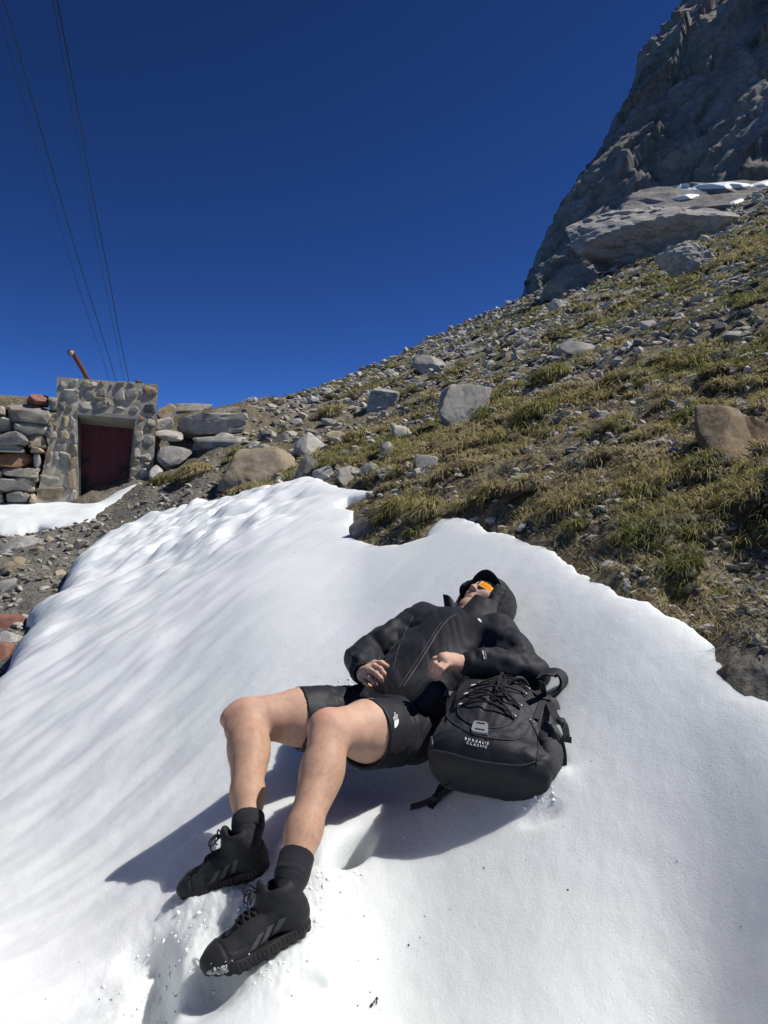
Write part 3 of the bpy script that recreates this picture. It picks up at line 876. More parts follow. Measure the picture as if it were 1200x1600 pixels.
# ------------------------------------------------------------------ named boulders and rocks (photo boxes)
R = 'rocks heaped beside the hut'; S_ = 'rocks on the grassy slope'; L_ = 'rocks on the muddy ground left of the snow'
def z3(*b): return (b[0] * W3, 530 + b[1] * W3, b[2] * W3, 530 + b[3] * W3)
rocks = [
    # right of the hut
    (z3(705, 285, 790, 372), 'rock_tan', 16.6, 'tan angular rock just right of the hut top', R, {}),
    (z3(698, 343, 778, 414), 'rock_grey', 16.2, 'round blue-grey rock beside the right wall of the hut', R, dict(planes=24)),
    (z3(692, 398, 812, 458), 'rock_pale', 16.0, 'pale wedge of rock under the round one beside the hut', R, {}),
    (z3(760, 276, 945, 336), 'rock_grey', 17.4, 'flat grey slab on top of the heap right of the hut', R, dict(rot=-.12)),
    (z3(792, 326, 1112, 446), 'rock_grey', 16.6, 'largest long dark-fronted block in the heap right of the hut', R, dict(boxy=.5)),
    (z3(858, 432, 1170, 504), 'rock_grey', 16.0, 'long blue-grey slab lying under the largest block of the heap', R, dict(boxy=.4, rot=.05)),
    (z3(704, 474, 860, 578), 'rock_grey', 15.7, 'grey wedge-shaped rock with a flat lit top beside the foot of the hut', R, {}),
    (z3(1148, 394, 1215, 462), 'rock_dark', 15.5, 'dark rock at the right end of the heap by the hut', R, {}),
    (z3(670, 560, 722, 630), 'rock_pale', 15.2, 'small pale stone against the foot of the hut wall', R, {}),
    (z3(1125, 468, 1215, 520), 'rock_pale', 14.3, 'low pale rock between the long slab and the big tan boulder', R, {}),
    # boulders above the snow
    ((343, 698, 461, 775), 'rock_tan', None, 'big tan boulder right above the snow edge, left of the middle', S_, dict(boxy=.3, sub=5)),
    ((460, 676, 508, 723), 'rock_pale', None, 'tan-grey pointed boulder leaning right of the big tan boulder', S_, dict(rot=.3)),
    ((463, 710, 501, 756), 'rock_dark', None, 'dark slate rock beside the big tan boulder', S_, {}),
    ((488, 728, 532, 756), 'rock_pale', None, 'flat pale rock at the top tip of the snow', S_, {}),
    ((527, 726, 561, 764), 'rock_pale', None, 'pale angular rock standing at the top edge of the snow', S_, dict(rot=.35)),
    ((564, 722, 592, 762), 'rock_grey', None, 'upright grey rock just right of the top of the snow', S_, {}),
    ((588, 726, 622, 754), 'rock_grey', None, 'grey rock behind the small snow tongue', S_, {}),
    ((545, 808, 584, 856), 'rock_dark', None, 'black rock under the grass in the notch of the snow edge', S_, {}),
    ((509, 672, 542, 700), 'rock_tan', None, 'tan rock under tussocks left of the pale leaning rocks', S_, {}),
    ((573, 604, 624, 657), 'rock_grey', None, 'pointed grey boulder with a shaded front below the skyline', S_, dict(boxy=.2, sub=5)),
    ((684, 600, 768, 678), 'rock_pale', None, 'large pale boulder with a flat sunlit face in the middle of the slope', S_, dict(boxy=.45, sub=5)),
    ((612, 662, 651, 703), 'rock_pale', None, 'pale rock below and left of the large flat-faced boulder', S_, {}),
    ((593, 688, 622, 727), 'rock_grey', None, 'narrow grey rock leaning against the pale one in mid slope', S_, {}),
    ((648, 708, 684, 747), 'rock_grey', None, 'small bluish block below the large flat-faced boulder', S_, dict(boxy=.5)),
    ((643, 555, 708, 592), 'rock_grey', None, 'low grey slab near the skyline above the flat-faced boulder', S_, dict(rot=.25)),
    ((872, 532, 930, 562), 'rock_pale', None, 'cracked pale rock among scree in the upper slope', S_, {}),
    ((998, 500, 1028, 524), 'rock_pale', None, 'white block standing in the grass under the long grey boulder', S_, {}),
    ((1125, 514, 1178, 540), 'rock_grey', None, 'flat grey slab jutting out on the right of the upper slope', S_, {}),
    ((1153, 549, 1192, 567), 'rock_pale', None, 'flat pale stone close to the right edge', S_, {}),
    ((906, 596, 935, 618), 'rock_dark', None, 'dark slab standing on edge above the loose stones', S_, {}),
    ((932, 640, 952, 664), 'rock_grey', None, 'small grey-blue stone in the loose stones above the brown hollow', S_, {}),
    ((975, 598, 1002, 618), 'rock_pale', None, 'small white stone up left of the brown boulder', S_, {}),
    ((1050, 630, 1076, 655), 'rock_grey', None, 'slim grey stone just left of the brown boulder', S_, {}),
    ((1088, 624, 1168, 752), 'rock_brown', 4.0, 'brown lichened boulder at the right edge with a squared front', S_, dict(boxy=.4, sub=5, depth=.9, rough=.03, planes=22)),
    ((1152, 640, 1222, 742), 'rock_brown', 4.12, 'rusty brown boulder split from its neighbour by a crack, cut by the right edge', S_, dict(boxy=.5, sub=5, depth=.9)),
    ((1034, 813, 1076, 837), 'rock_tan', None, 'oval brownish stone above the green tussock on the right', S_, dict(planes=26)),
    ((1023, 811, 1042, 824), 'rock_tan', None, 'small yellowish chip beside the oval brown stone', S_, {}),
    ((1022, 853, 1052, 874), 'rock_dark', None, 'dark flat stone left of the green tussock on the right', S_, {}),
    ((958, 864, 977, 882), 'rock_grey', None, 'small grey stone in the gravel above the snow edge', S_, {}),
    ((968, 904, 1000, 944), 'rock_grey', None, 'grey rock poking out at the right snow edge', S_, {}),
    ((1126, 1010, 1160, 1034), 'rock_grey', None, 'grey stone in the mud beside the right snow edge', S_, {}),
    ((1172, 1010, 1215, 1042), 'rock_dark', None, 'dark stone in the mud at the right edge', S_, {}),
    ((853, 668, 880, 694), 'rock_dark', None, 'dark rock buried under tussocks in mid slope right of the pale boulder', S_, {}),
    # muddy ground left of the snow
    ((6, 837, 72, 862), 'rock_grey', None, 'broad flat grey slab on the gravel below the hut', L_, {}),
    ((41, 820, 84, 833), 'rock_dark', None, 'thin dark slab at the lower edge of the snow bank by the hut', L_, dict(boxy=.6)),
    ((-6, 876, 24, 910), 'rock_tan', None, 'yellowish boulder cut by the left edge', L_, {}),
    ((9, 870, 46, 892), 'rock_tan', None, 'flat tan stone beside the yellowish boulder', L_, {}),
    ((-8, 904, 27, 928), 'rock_grey', None, 'grey stone below the yellowish boulder on the left', L_, {}),
    ((8, 920, 24, 935), 'rock_dark', None, 'small dark stone below the grey stone on the left', L_, {}),
    ((-40, 962, 44, 993), 'rock_red', None, 'long rust-red slab at the left edge beside the snow', L_, dict(boxy=.7)),
    ((-12, 986, 43, 1012), 'rock_grey', None, 'pale broken stone under the rust-red slab', L_, {}),
    ((-16, 1004, 17, 1042), 'rock_red', None, 'brown red block below the rust-red slab on the left', L_, dict(boxy=.5)),
    ((-10, 1066, 16, 1090), 'rock_tan', None, 'tan stone at the left edge under the snow', L_, {}),
    ((107, 845, 131, 866), 'rock_dark', None, 'dark angular stone near the snow corner below the hut', L_, {}),
    ((67, 837, 85, 851), 'rock_tan', None, 'small brownish stone right of the broad flat slab', L_, {}),
    ((49, 854, 69, 870), 'rock_tan', None, 'small tan chip in front of the broad flat slab', L_, {}),
    ((-4, 857, 20, 874), 'rock_grey', None, 'flat grey stone at the left edge above the yellowish boulder', L_, {}),
    ((400, 668, 432, 695), 'rock_grey', None, 'blue-grey rock behind the right end of the big tan boulder', R, {}),
    ((425, 674, 454, 700), 'rock_dark', None, 'dark rock between the blue-grey rock and the leaning tan-grey boulder', R, {}),
    ((385, 688, 412, 704), 'rock_pale', None, 'small pale stone resting on top of the big tan boulder bank', R, {}),
    ((300, 690, 332, 712), 'rock_grey', None, 'grey rock above the straw mat right of the hut', R, {}),
    ((334, 676, 366, 698), 'rock_pale', None, 'pale rock under the right end of the long slab', R, {}),
    ((262, 712, 290, 736), 'rock_grey', None, 'grey rock just above the left end of the straw mat', R, {}),
    ((505, 640, 534, 660), 'rock_pale', None, 'pale rock on the brown slope below the skyline, left of the pointed grey boulder', R, {}),
    ((452, 652, 476, 670), 'rock_grey', None, 'low grey rock near the skyline above the leaning tan-grey boulder', R, {}),
]
for k, (b_, m_, Y_, lab, g_, kw) in enumerate(rocks):
    kw = dict(kw); kw.setdefault('lean', 0.15 if 'shaded front' in lab or 'dark-fronted' in lab else .65)
    rock_px('rock', b_, M[m_], 500 + 7 * k, label=lab, Y=Y_, group=g_, **kw)

# ------------------------------------------------------------------ loose stones, scree
rs = np.random.RandomState(11)
VAR = []
for k in range(10):
    v, f = rock_verts(800 + k, 3, 10, .06)
    me = mesh_np('stone', v, tri=f, smooth=False); VAR.append(me)
STONE_M = [M['rock_pale'], M['rock_grey'], M['rock_pale'], M['rock_tan'], M['rock_grey'], M['rock_dark'], M['rock_pale'], M['rock_grey'], M['rock_pale'], M['rock_pale']]
for me, m_ in zip(VAR, STONE_M): me.materials.append(m_)
def px_inside_snow(x, y): return (sdist(SNOW_W, x, y) > -.05) | (sdist(BANK_W, x, y) > 0.0)
def scatter_px(n, box, rs):
    px = rs.uniform(box[0], box[2], n); py = rs.uniform(box[1], box[3], n)
    pts = []
    for a, b in zip(px, py):
        Y = ray_ground(a, b); pts.append(((a - 600) / F * Y, Y))
    return np.array(pts)
LM = [(595, 630, 'the pointed grey boulder'), (725, 638, 'the large flat-faced pale boulder'), (403, 735, 'the big tan boulder'), (484, 700, 'the tan-grey leaning boulder'),
      (482, 733, 'the dark slate rock'), (631, 682, 'the pale mid-slope rock'), (666, 727, 'the small bluish block'), (675, 573, 'the grey skyline slab'), (900, 547, 'the cracked pale rock'),
      (1012, 512, 'the white block'), (1150, 527, 'the flat jutting slab'), (920, 606, 'the dark upright slab'), (1140, 690, 'the brown boulder'), (1055, 825, 'the oval brown stone'),
      (1070, 890, 'the bright green tussock'), (1000, 770, 'the wide green tussock'), (985, 925, 'the rock at the snow edge'), (1083, 420, 'the long grey boulder'), (895, 445, 'the skyline boulder'),
      (640, 800, 'the grass in the snow notch'), (800, 715, 'the mid-slope green tussock'), (835, 660, 'the grassy hump'), (40, 850, 'the broad flat slab'), (10, 893, 'the yellowish boulder'),
      (62, 826, 'the thin dark slab'), (12, 977, 'the rust-red slab'), (120, 855, 'the dark stone by the snow'), (1142, 1022, 'the grey stone in the mud'), (560, 690, 'the dark straw tussock'), (520, 655, 'the brown-slope straw tussock')]
USED = set()
TONE = ['pale', 'grey', 'pale', 'tan', 'grey', 'dark', 'whitish', 'grey', 'pale', 'pale']
def stone_label(x, y, z, var, s, lab):
    px = 600 + x / y * F; py = 800 - (z - CZ) / y * F
    wpx = s / y * F; size = 'tiny' if wpx < 11 else 'small' if wpx < 16 else 'fist-sized'
    for d, a, b, nm in sorted((math.hypot(a - px, b - py), a, b, nm) for a, b, nm in LM)[:4]:
        ang = math.degrees(math.atan2(b - py, px - a)) % 360
        dr = ['right of', 'up right of', 'above', 'up left of', 'left of', 'down left of', 'below', 'down right of'][int((ang + 22.5) // 45) % 8]
        how = 'close' if d < 45 else '' if d < 110 else 'well'
        t = ' '.join((size + ' ' + TONE[var] + ' stone lying ' + how + ' ' + dr + ' ' + nm).split())
        if t not in USED: USED.add(t); return t
    return lab
def loose(n, box, lab, grp, smin, smax):
    p = scatter_px(n * 2, box, rs)
    ok = ~px_inside_snow(p[:, 0], p[:, 1]); p = p[ok][:n]
    z = ground_h(p[:, 0], p[:, 1])
    for k, (x, y) in enumerate(p):
        var = rs.randint(10)
        o = bpy.data.objects.new('stone', VAR[var]); COL.objects.link(o)
        s = rs.uniform(smin, smax) * y / F
        s *= 1 if rs.rand() > .15 else 1.5
        o.scale = (s * rs.uniform(.8, 1.4), s * rs.uniform(.7, 1.1), s * rs.uniform(.45, .8))
        o.rotation_euler = (rs.uniform(-.4, .4), rs.uniform(-.4, .4), rs.uniform(0, 6.28))
        o.location = (x, y, z[k] + .12 * s)
        o['label'] = stone_label(x, y, z[k], var, s, lab); o['category'] = 'stone'; o['group'] = grp
loose(60, (830, 455, 1200, 600), 'small pale stone scattered on the upper grassy slope', 'stones on the upper slope', 9, 20)
loose(55, (600, 500, 880, 640), 'small stone lying on the slope below the skyline', 'stones below the skyline', 8, 17)
loose(55, (440, 640, 720, 760), 'small stone among tussocks above the top of the snow', 'stones above the snow', 8, 16)
loose(40, (760, 620, 1060, 830), 'small stone among tussocks in the middle of the right slope', 'stones in mid slope', 8, 16)
loose(30, (900, 830, 1200, 1060), 'small grey stone in the gravel beside the right snow edge', 'stones by the right snow edge', 8, 17)
loose(50, (0, 815, 150, 1000), 'small stone on the muddy gravel below the hut', 'stones below the hut', 7, 14)

def scatter_polar(n, rs, a0, a1, r0, r1, power=1.0):
    a = rs.uniform(a0, a1, n); u = rs.uniform(0, 1, n)
    r = r0 * (r1 / r0) ** (u ** power)
    return r * np.sin(a), r * np.cos(a)
def scree(name, n, a0, a1, r0, r1, s0, s1, seed, mat):
    rs = np.random.RandomState(seed)
    x, y = scatter_polar(n, rs, a0, a1, r0, r1)
    ok = ~px_inside_snow(x, y)
    dn = fbm(xyz(x * .45, y * .45, 9.), 3) + .6 * fbm(xyz(x * .09, y * .09, 4.), 2)
    ok &= dn + rs.uniform(-.35, .35, n) > -.22
    x, y = x[ok], y[ok]; n = len(x)
    z = ground_h(x, y); r = np.hypot(x, y)
    bv_, bf = ICO[1]
    s = rs.uniform(0, 1, n) ** 2.2 * (s1 - s0) + s0
    s = s * r / F
    v = bv_[None] * (1 + .35 * rs.normal(size=(n, len(bv_), 1)).clip(-1, 1))
    v = v * np.stack([rs.uniform(.7, 1.4, n), rs.uniform(.6, 1.1, n), rs.uniform(.35, .75, n)], -1)[:, None]
    a = rs.uniform(0, 6.28, n); ca, sa = np.cos(a)[:, None], np.sin(a)[:, None]
    tl = rs.uniform(-.5, .5, n)[:, None]
    vx = v[..., 0] * ca - v[..., 1] * sa; vy = v[..., 0] * sa + v[..., 1] * ca; vz = v[..., 2] + tl * vx
    V = np.stack([vx, vy, vz], -1) * (s[:, None, None] * .5) + np.stack([x, y, z + s * .12], -1)[:, None]
    f = (bf[None] + (np.arange(n) * len(bv_))[:, None, None]).reshape(-1, 3)
    tint = np.repeat(rs.uniform(0, 1, n), len(bv_))
    link(name, mesh_np(name, V.reshape(-1, 3), tri=f, smooth=False, attrs={'tint': tint}), mat, kind='stuff')
n_ = N('scree_stones')
n_.col(n_.mix(.5, n_.ramp(n_.attr('tint'), [(0, (.12, .12, .12)), (.25, (.27, .255, .23)), (.5, (.42, .40, .36)), (.75, (.33, .285, .215)), (1, (.55, .53, .48))]),
              n_.ramp(n_.noise(30, 5, .7), [(.3, .3), (.7, .7)]), 'OVERLAY')).rough(.9, .2).bump(n_.noise(60, 4, .7), .4, .006)
M['scree'] = n_.m
scree('scree', 15000, -.16, .85, 2.3, 22, 2.5, 19, 21, M['scree'])
scree('scree', 13000, -.20, .60, 14, 95, 1.8, 14, 22, M['scree'])
n_ = N('dried_mud')
n_.col(n_.ramp(n_.noise(25, 6, .7), [(.3, (.13, .118, .092)), (.7, (.30, .28, .235))])).rough(.95, .1).bump(n_.noise(50, 5, .7), .8, .008); M['mud'] = n_.m
scree('mud_clods', 2200, .40, .95, 1.8, 3.7, 4.0, 26, 24, M['mud'])
scree('mud_clods', 900, -.60, -.24, 6.5, 14, 3.0, 16, 25, M['mud'])
scree('gravel', 3600, -.62, -.20, 4.0, 16, 2.0, 10, 23, M['scree'])

# ------------------------------------------------------------------ grass
def blades(cx, cy, cz, rad, hgt, nb, wid, rs, seg=3, droop=1.0, tint=None, slope=(-.88, -.47)):
    """long grass blades fountaining out of tussock centres and falling down the slope"""
    n = len(cx); k = np.repeat(np.arange(n), nb); m = len(k)
    a = rs.uniform(0, 2 * math.pi, m); r0 = np.sqrt(rs.uniform(0, 1, m)) * .55
    bx = cx[k] + np.cos(a) * r0 * rad[k]; by = cy[k] + np.sin(a) * r0 * rad[k]
    bz = cz[k] + (1 - r0 * r0 * 2.2) * rad[k] * .40
    bz += GX * (bx - cx[k]) * .8 + GY * (by - cy[k]) * .8
    da = a + rs.normal(0, .5, m)
    dx, dy = np.cos(da) + slope[0] * .34 * droop, np.sin(da) + slope[1] * .34 * droop
    L = hgt[k] * rs.uniform(.35, 1.3, m)
    th = rs.uniform(.15, 1.0, m); dth = rs.uniform(.4, 1.7, m) * droop
    w = wid[k] * rs.uniform(.7, 1.3, m)
    sx, sy = -np.sin(da + rs.normal(0, .6, m)), np.cos(da)
    pts = [np.stack([bx, by, bz], -1)]
    for s in range(seg):
        t = th + dth * (s + .5)
        st = np.sin(t) * L / seg; ct = np.cos(t) * L / seg
        q = pts[-1] + np.stack([dx * st, dy * st, ct + (GX * dx + GY * dy) * st * .5], -1)
        pts.append(q)
    side = np.stack([sx, sy, 0 * sx], -1)
    V = []
    for s in range(seg):
        ww = (w * (1 - .25 * s))[:, None] * .5
        V += [pts[s] - side * ww, pts[s] + side * ww]
    V.append(pts[seg])
    nv = 2 * seg + 1
    V = np.stack(V, 1).reshape(-1, 3)
    f = []
    for s in range(seg - 1):
        f += [[2 * s, 2 * s + 1, 2 * s + 3], [2 * s, 2 * s + 3, 2 * s + 2]]
    f.append([2 * seg - 2, 2 * seg - 1, 2 * seg])
    f = (np.array(f)[None] + (np.arange(m) * nv)[:, None, None]).reshape(-1, 3)
    tt = (tint[k] if tint is not None else rs.uniform(0, 1, m)) + rs.normal(0, .16, m)
    tip = np.tile(np.linspace(0, 1, nv), m)
    return V, f, np.repeat(tt, nv) , tip
n_ = N('alpine_grass')
_t = n_.attr('tint'); _p = n_.attr('tip')
_c = n_.ramp(_t, [(0.0, (.085, .125, .026)), (.3, (.165, .185, .043)), (.55, (.29, .26, .085)), (.8, (.44, .365, .18)), (1.0, (.44, .37, .22))])
_c = n_.mix(n_.math('MULTIPLY', n_.math('MAXIMUM', _p, 0.0), .30), _c, (.33, .28, .13))
_c = n_.mix(n_.math('LESS_THAN', _p, -.5), _c, n_.ramp(n_.noise(20, 5, .7), [(.3, (.035, .028, .016)), (.7, (.12, .095, .05))]))
n_.col(_c).rough(.6, .3)
tr = n_.new('ShaderNodeBsdfTranslucent'); n_.lk(_c, tr.inputs[0])
mx = n_.new('ShaderNodeMixShader'); mx.inputs[0].default_value = .35
out_ = n_.t.nodes['Material Output']
n_.lk(n_.b.outputs[0], mx.inputs[1]); n_.lk(tr.outputs[0], mx.inputs[2]); n_.lk(mx.outputs[0], out_.inputs[0])
M['grass'] = n_.m

def grass_field(name, n, a0, a1, r0, r1, nb, seg, R0, R1, H0, H1, w, seed, thr, power=1.0):
    rs = np.random.RandomState(seed)
    x, y = scatter_polar(n, rs, a0, a1, r0, r1, power)
    dn = fbm(xyz(x * .55, y * .55, 3.3), 3) + .7 * fbm(xyz(x * .14, y * .14, 6.), 2)
    az = np.arctan2(x, y)
    dn = dn - .22 * sstep(.02, -.14, az) + .08
    ok = (sdist(SNOW_W, x, y) < -.06 * np.clip(np.hypot(x, y) / 4, .5, 2) - .16 * sstep(.08, .2, np.arctan2(x, y))) & (dn + rs.uniform(-.25, .25, n) > thr)
    az = np.arctan2(x, y)
    ok &= ~((az > .42) & (np.hypot(x, y) < 3.3))
    x, y = x[ok], y[ok]; n = len(x)
    z = ground_h(x, y)
    rad = rs.uniform(R0, R1, n); h = rs.uniform(H0, H1, n)
    tint = np.clip(.54 + .95 * fbm(xyz(x * .6, y * .6, 7.7), 2) + rs.normal(0, .12, n), .05, 1)
    V, f, tt, tip = blades(x, y, z, rad, h, nb, w * np.hypot(x, y) / F * np.ones(n), rs, seg, tint=tint)
    mv, mf = ICO[2 if seg == 3 else 1]                      # the dark thatch each tussock grows on
    mm = mv[None] * np.stack([rad * .62, rad * .62, rad * .30], -1)[:, None] * (1 + .25 * rs.normal(size=(n, len(mv), 1)).clip(-1, 1))
    mm[..., 2] += GX * mm[..., 0] + GY * mm[..., 1]
    mm = mm + np.stack([x, y, z], -1)[:, None]
    mf = (mf[None] + (np.arange(n) * len(mv))[:, None, None]).reshape(-1, 3) + len(V)
    V = np.concatenate([V, mm.reshape(-1, 3)]); f = np.concatenate([f, mf])
    tt = np.concatenate([tt, np.full(n * len(mv), .62)]); tip = np.concatenate([tip, np.full(n * len(mv), -1.0)])
    link(name, mesh_np(name, V, tri=f, smooth=True, attrs={'tint': tt, 'tip': tip}), M['grass'], kind='stuff')
    return n
grass_field('grass', 1150, -.10, .62, 2.5, 8.0, 80, 3, .05, .15, .05, .13, 1.45, 31, .16)
grass_field('grass', 3600, -.22, .60, 7.0, 20, 32, 2, .08, .28, .08, .20, 1.5, 32, .20)
grass_field('grass', 5600, -.20, .60, 18, 75, 13, 2, .18, .60, .12, .32, 1.8, 33, .20)

grass_field('grass', 200, -.04, .58, 3.0, 11.0, 190, 3, .10, .22, .07, .14, 1.45, 35, .10)
def tussock(px, py, wpx, tint, nb, lab, hgt=1.0, seed=0, droop=1.0):
    nb = int(nb * .75)
    Y = ray_ground(px, py, lambda a, b: ground_h(a, b, False), 1.2, 60)
    x = (px - 600) / F * Y; z = ground_h(np.array([x]), np.array([Y]))[0]
    rad = wpx * .5 / F * Y
    rs = np.random.RandomState(seed)
    V, f, tt, tip = blades(np.array([x]), np.array([Y]), np.array([z]), np.array([rad]), np.array([min(rad * 1.05 * hgt, 26 * Y / F * hgt)]), nb, np.array([1.7 * Y / F]), rs, 3, droop, np.array([tint]))
    link('grass_tussock', mesh_np('grass_tussock', V, tri=f, attrs={'tint': tt, 'tip': tip}), M['grass'], None, (x, Y, z), label=lab, category='grass tussock', group='grass tussocks on the slope')
TUS = [
    (1070, 905, 86, .22, 1300, 'round bright green tussock nearest the right snow edge', 1.0, .7),
    (1005, 785, 92, .42, 900, 'wide green and straw tussock in the middle of the right slope', 1.1, 1.1),
    (1048, 795, 28, .75, 260, 'small straw tussock just right of the wide green one', 1.2, 1.1),
    (1105, 785, 52, .72, 420, 'straw tussock in the dark hollow below the brown boulder', 1.2, 1.1),
    (1150, 762, 40, .75, 380, 'straw tussock right under the brown boulder', 1.2, 1.0),
    (992, 842, 34, .2, 300, 'small green tussock above the gravel', 1.0, .8),
    (900, 838, 46, .3, 380, 'green tussock above the snow edge right of the person', 1.0, 1.0),
    (855, 815, 40, .8, 360, 'drooping straw tussock next to the snow above the person', 1.4, 1.2),
    (628, 806, 84, .5, 1100, 'big olive tussock hanging over the black rock in the snow notch', 1.2, 1.2),
    (665, 812, 96, .72, 1100, 'big straw tussock filling the right of the snow notch', 1.2, 1.2),
    (725, 800, 44, .7, 420, 'straw tussock at the snow tip right of the notch', 1.1, 1.1),
    (770, 700, 70, .55, 700, 'olive tussock below the large pale boulder', 1.0, 1.1),
    (775, 634, 50, .2, 460, 'green cushion tussock against the right side of the large pale boulder', .9, .8),
    (745, 655, 42, .2, 420, 'green cushion tussock in front of the large pale boulder', .9, .8),
    (800, 715, 60, .4, 600, 'green and straw tussock in mid slope', 1.1, 1.1),
    (835, 660, 110, .4, 1200, 'broad grassy hump of olive blades right of the large pale boulder', .8, 1.1),
    (860, 600, 100, .42, 1000, 'long grassy hump in the upper middle of the slope', .8, 1.1),
    (300, 752, 112, .8, 2600, 'wide mat of dry straw grass between the hut and the big tan boulder', .42, 1.5),
    (255, 760, 50, .35, 600, 'mossy green tuft at the left end of the straw mat by the hut', .7, .8),
    (1085, 575, 64, .45, 560, 'loose green tussock on the upper right slope', 1.2, 1.1),
    (965, 912 - 60, 40, .8, 300, 'flat patch of dry grass over the gravel', .8, 1.2),
    (1130, 935, 34, .25, 260, 'small dark green tuft in the mud on the right', .8, .9),
    (1010, 893, 30, .75, 200, 'small straw tuft left of the bright green tussock', 1.2, 1.1),
    (520, 655, 60, .78, 500, 'straw tussock on the brown slope below the pointed grey boulder', 1.0, 1.2),
    (560, 690, 54, .7, 480, 'dark straw tussock below the pointed grey boulder', 1.1, 1.2),
]
for k, (px, py, wp, ti, nb, lab, hg, dr) in enumerate(TUS): tussock(px, py, wp, ti, nb, lab, hg, 60 + k, dr)

# dry litter between the tussocks
def litter(n, seed):
    rs = np.random.RandomState(seed)
    x, y = scatter_polar(n, rs, -.05, .62, 2.4, 9.0)
    ok = sdist(SNOW_W, x, y) < -.03; x, y = x[ok], y[ok]; n = len(x)
    z = ground_h(x, y) + .01
    a = rs.uniform(0, 6.28, n); L = rs.uniform(.02, .075, n); w = 1.3 * np.hypot(x, y) / F
    d = np.stack([np.cos(a), np.sin(a), rs.uniform(-.2, .8, n)], -1) * L[:, None]
    s = np.stack([-np.sin(a), np.cos(a), 0 * a], -1) * w[:, None] * .5
    p = np.stack([x, y, z], -1)
    V = np.stack([p - s, p + s, p + d], 1).reshape(-1, 3)
    f = np.arange(3 * n).reshape(-1, 3)
    link('dead_grass', mesh_np('dead_grass', V, tri=f, attrs={'tint': np.repeat(rs.uniform(.55, 1., n), 3), 'tip': np.zeros(3 * n)}), M['grass'], kind='stuff')
litter(34000, 77)

# thin bare twigs over the right snow edge
n_ = N('red_twig'); n_.col((.10, .045, .03)).rough(.7); M['twig'] = n_.m
def gp3(px, py, up=0.0):
    Y = ray_ground(px, py, lambda a, b: ground_h(a, b, False), 1.2, 30); return P(px, py, Y) + np.array([0, 0, up])
for pts, lab in (([(962, 928), (985, 915), (1012, 912), (1040, 905)], 'thin bare twig arching over the grey rock at the right snow edge'),
                 ([(1018, 948), (1036, 935), (1046, 918), (1062, 912)], 'forked red twig below the bright green tussock'),
                 ([(1005, 893), (1020, 902), (1052, 914), (1092, 918)], 'longest thin twig lying under the bright green tussock'),
                 ([(1060, 968), (1085, 958), (1112, 950)], 'short dark twig in the brown litter beside the snow')):
    q = [gp3(a, b, .02 + .02 * math.sin(i * 2.1)) for i, (a, b) in enumerate(pts)]
    tube_obj('twig', q, np.linspace(.0026, .0010, 20), M['twig'], None, q[0], seg=5, n=20, label=lab, category='twig', group='twigs by the snow edge')
# crumbs of snow kicked up round the shoes and the pack, and specks of dirt
def crumbs(name, spots, mat, seed, lift=.3):
    rs = np.random.RandomState(seed); v, f = ICO[2]; Vs = []; Fs = []
    for px, py, sp, n, r0, r1 in spots:
        for k in range(n):
            a = px + rs.normal() * sp; b_ = py + rs.normal() * sp * .55
            Y = ray_ground(a, b_, lambda u, w: snow_h(u, w, False), 1.2, 8)
            p = P(a, b_, Y); p[2] = snow_h(p[:1], p[1:2], True)[0]
            r = r0 + (r1 - r0) * rs.uniform() ** 3
            q = v * (1 + .38 * rs.normal(size=(len(v), 1)).clip(-1.2, 1.2)) * r * rs.uniform(.6, 1.4, 3)
            Fs.append(f + len(Vs) * len(v)); Vs.append(q + p + np.array([0, 0, r * lift]))
    link(name, mesh_np(name, np.concatenate(Vs), tri=np.concatenate(Fs)), mat, kind='stuff')
n_ = N('snow_bits'); n_.col((.80, .815, .82)).rough(.6, .3); M['snow_bit'] = n_.m
crumbs('snow_crumbs', [(300, 1450, 40, 34, .002, .006), (350, 1430, 26, 18, .002, .006), (250, 1530, 45, 26, .002, .006), (500, 1380, 22, 26, .002, .006), (485, 1440, 14, 24, .002, .005),
                       (430, 1512, 26, 20, .002, .005), (845, 1250, 18, 26, .002, .005), (440, 1335, 20, 40, .0012, .0035), (700, 1285, 50, 14, .0012, .0030), (545, 1065, 8, 40, .0015, .0050)], M['snow_bit'], 9, -.2)
n_ = N('dirt_speck'); n_.col((.03, .022, .016)).rough(.9); M['speck'] = n_.m
crumbs('dirt_specks', [(240, 1560, 60, 26, .0008, .0022), (600, 1450, 260, 26, .0007, .0016), (900, 1300, 200, 16, .0007, .0018), (350, 1000, 200, 14, .0015, .003), (520, 1560, 70, 10, .0008, .002)], M['speck'], 10, .4)
_c = [P(px, py, ray_ground(px, py, lambda u, w: snow_h(u, w, False), 1.2, 8)) + np.array([0, 0, .004]) for px, py in ((578, 1577), (584, 1569), (589, 1562), (588, 1572))]
tube_obj('leaf_scrap', _c, np.array([.001, .003, .0035, .001, .002, .001] * 2), M['speck'], None, _c[0], seg=5, n=12, label='small dark scrap of a dead leaf on the bare snow at the bottom', category='leaf')

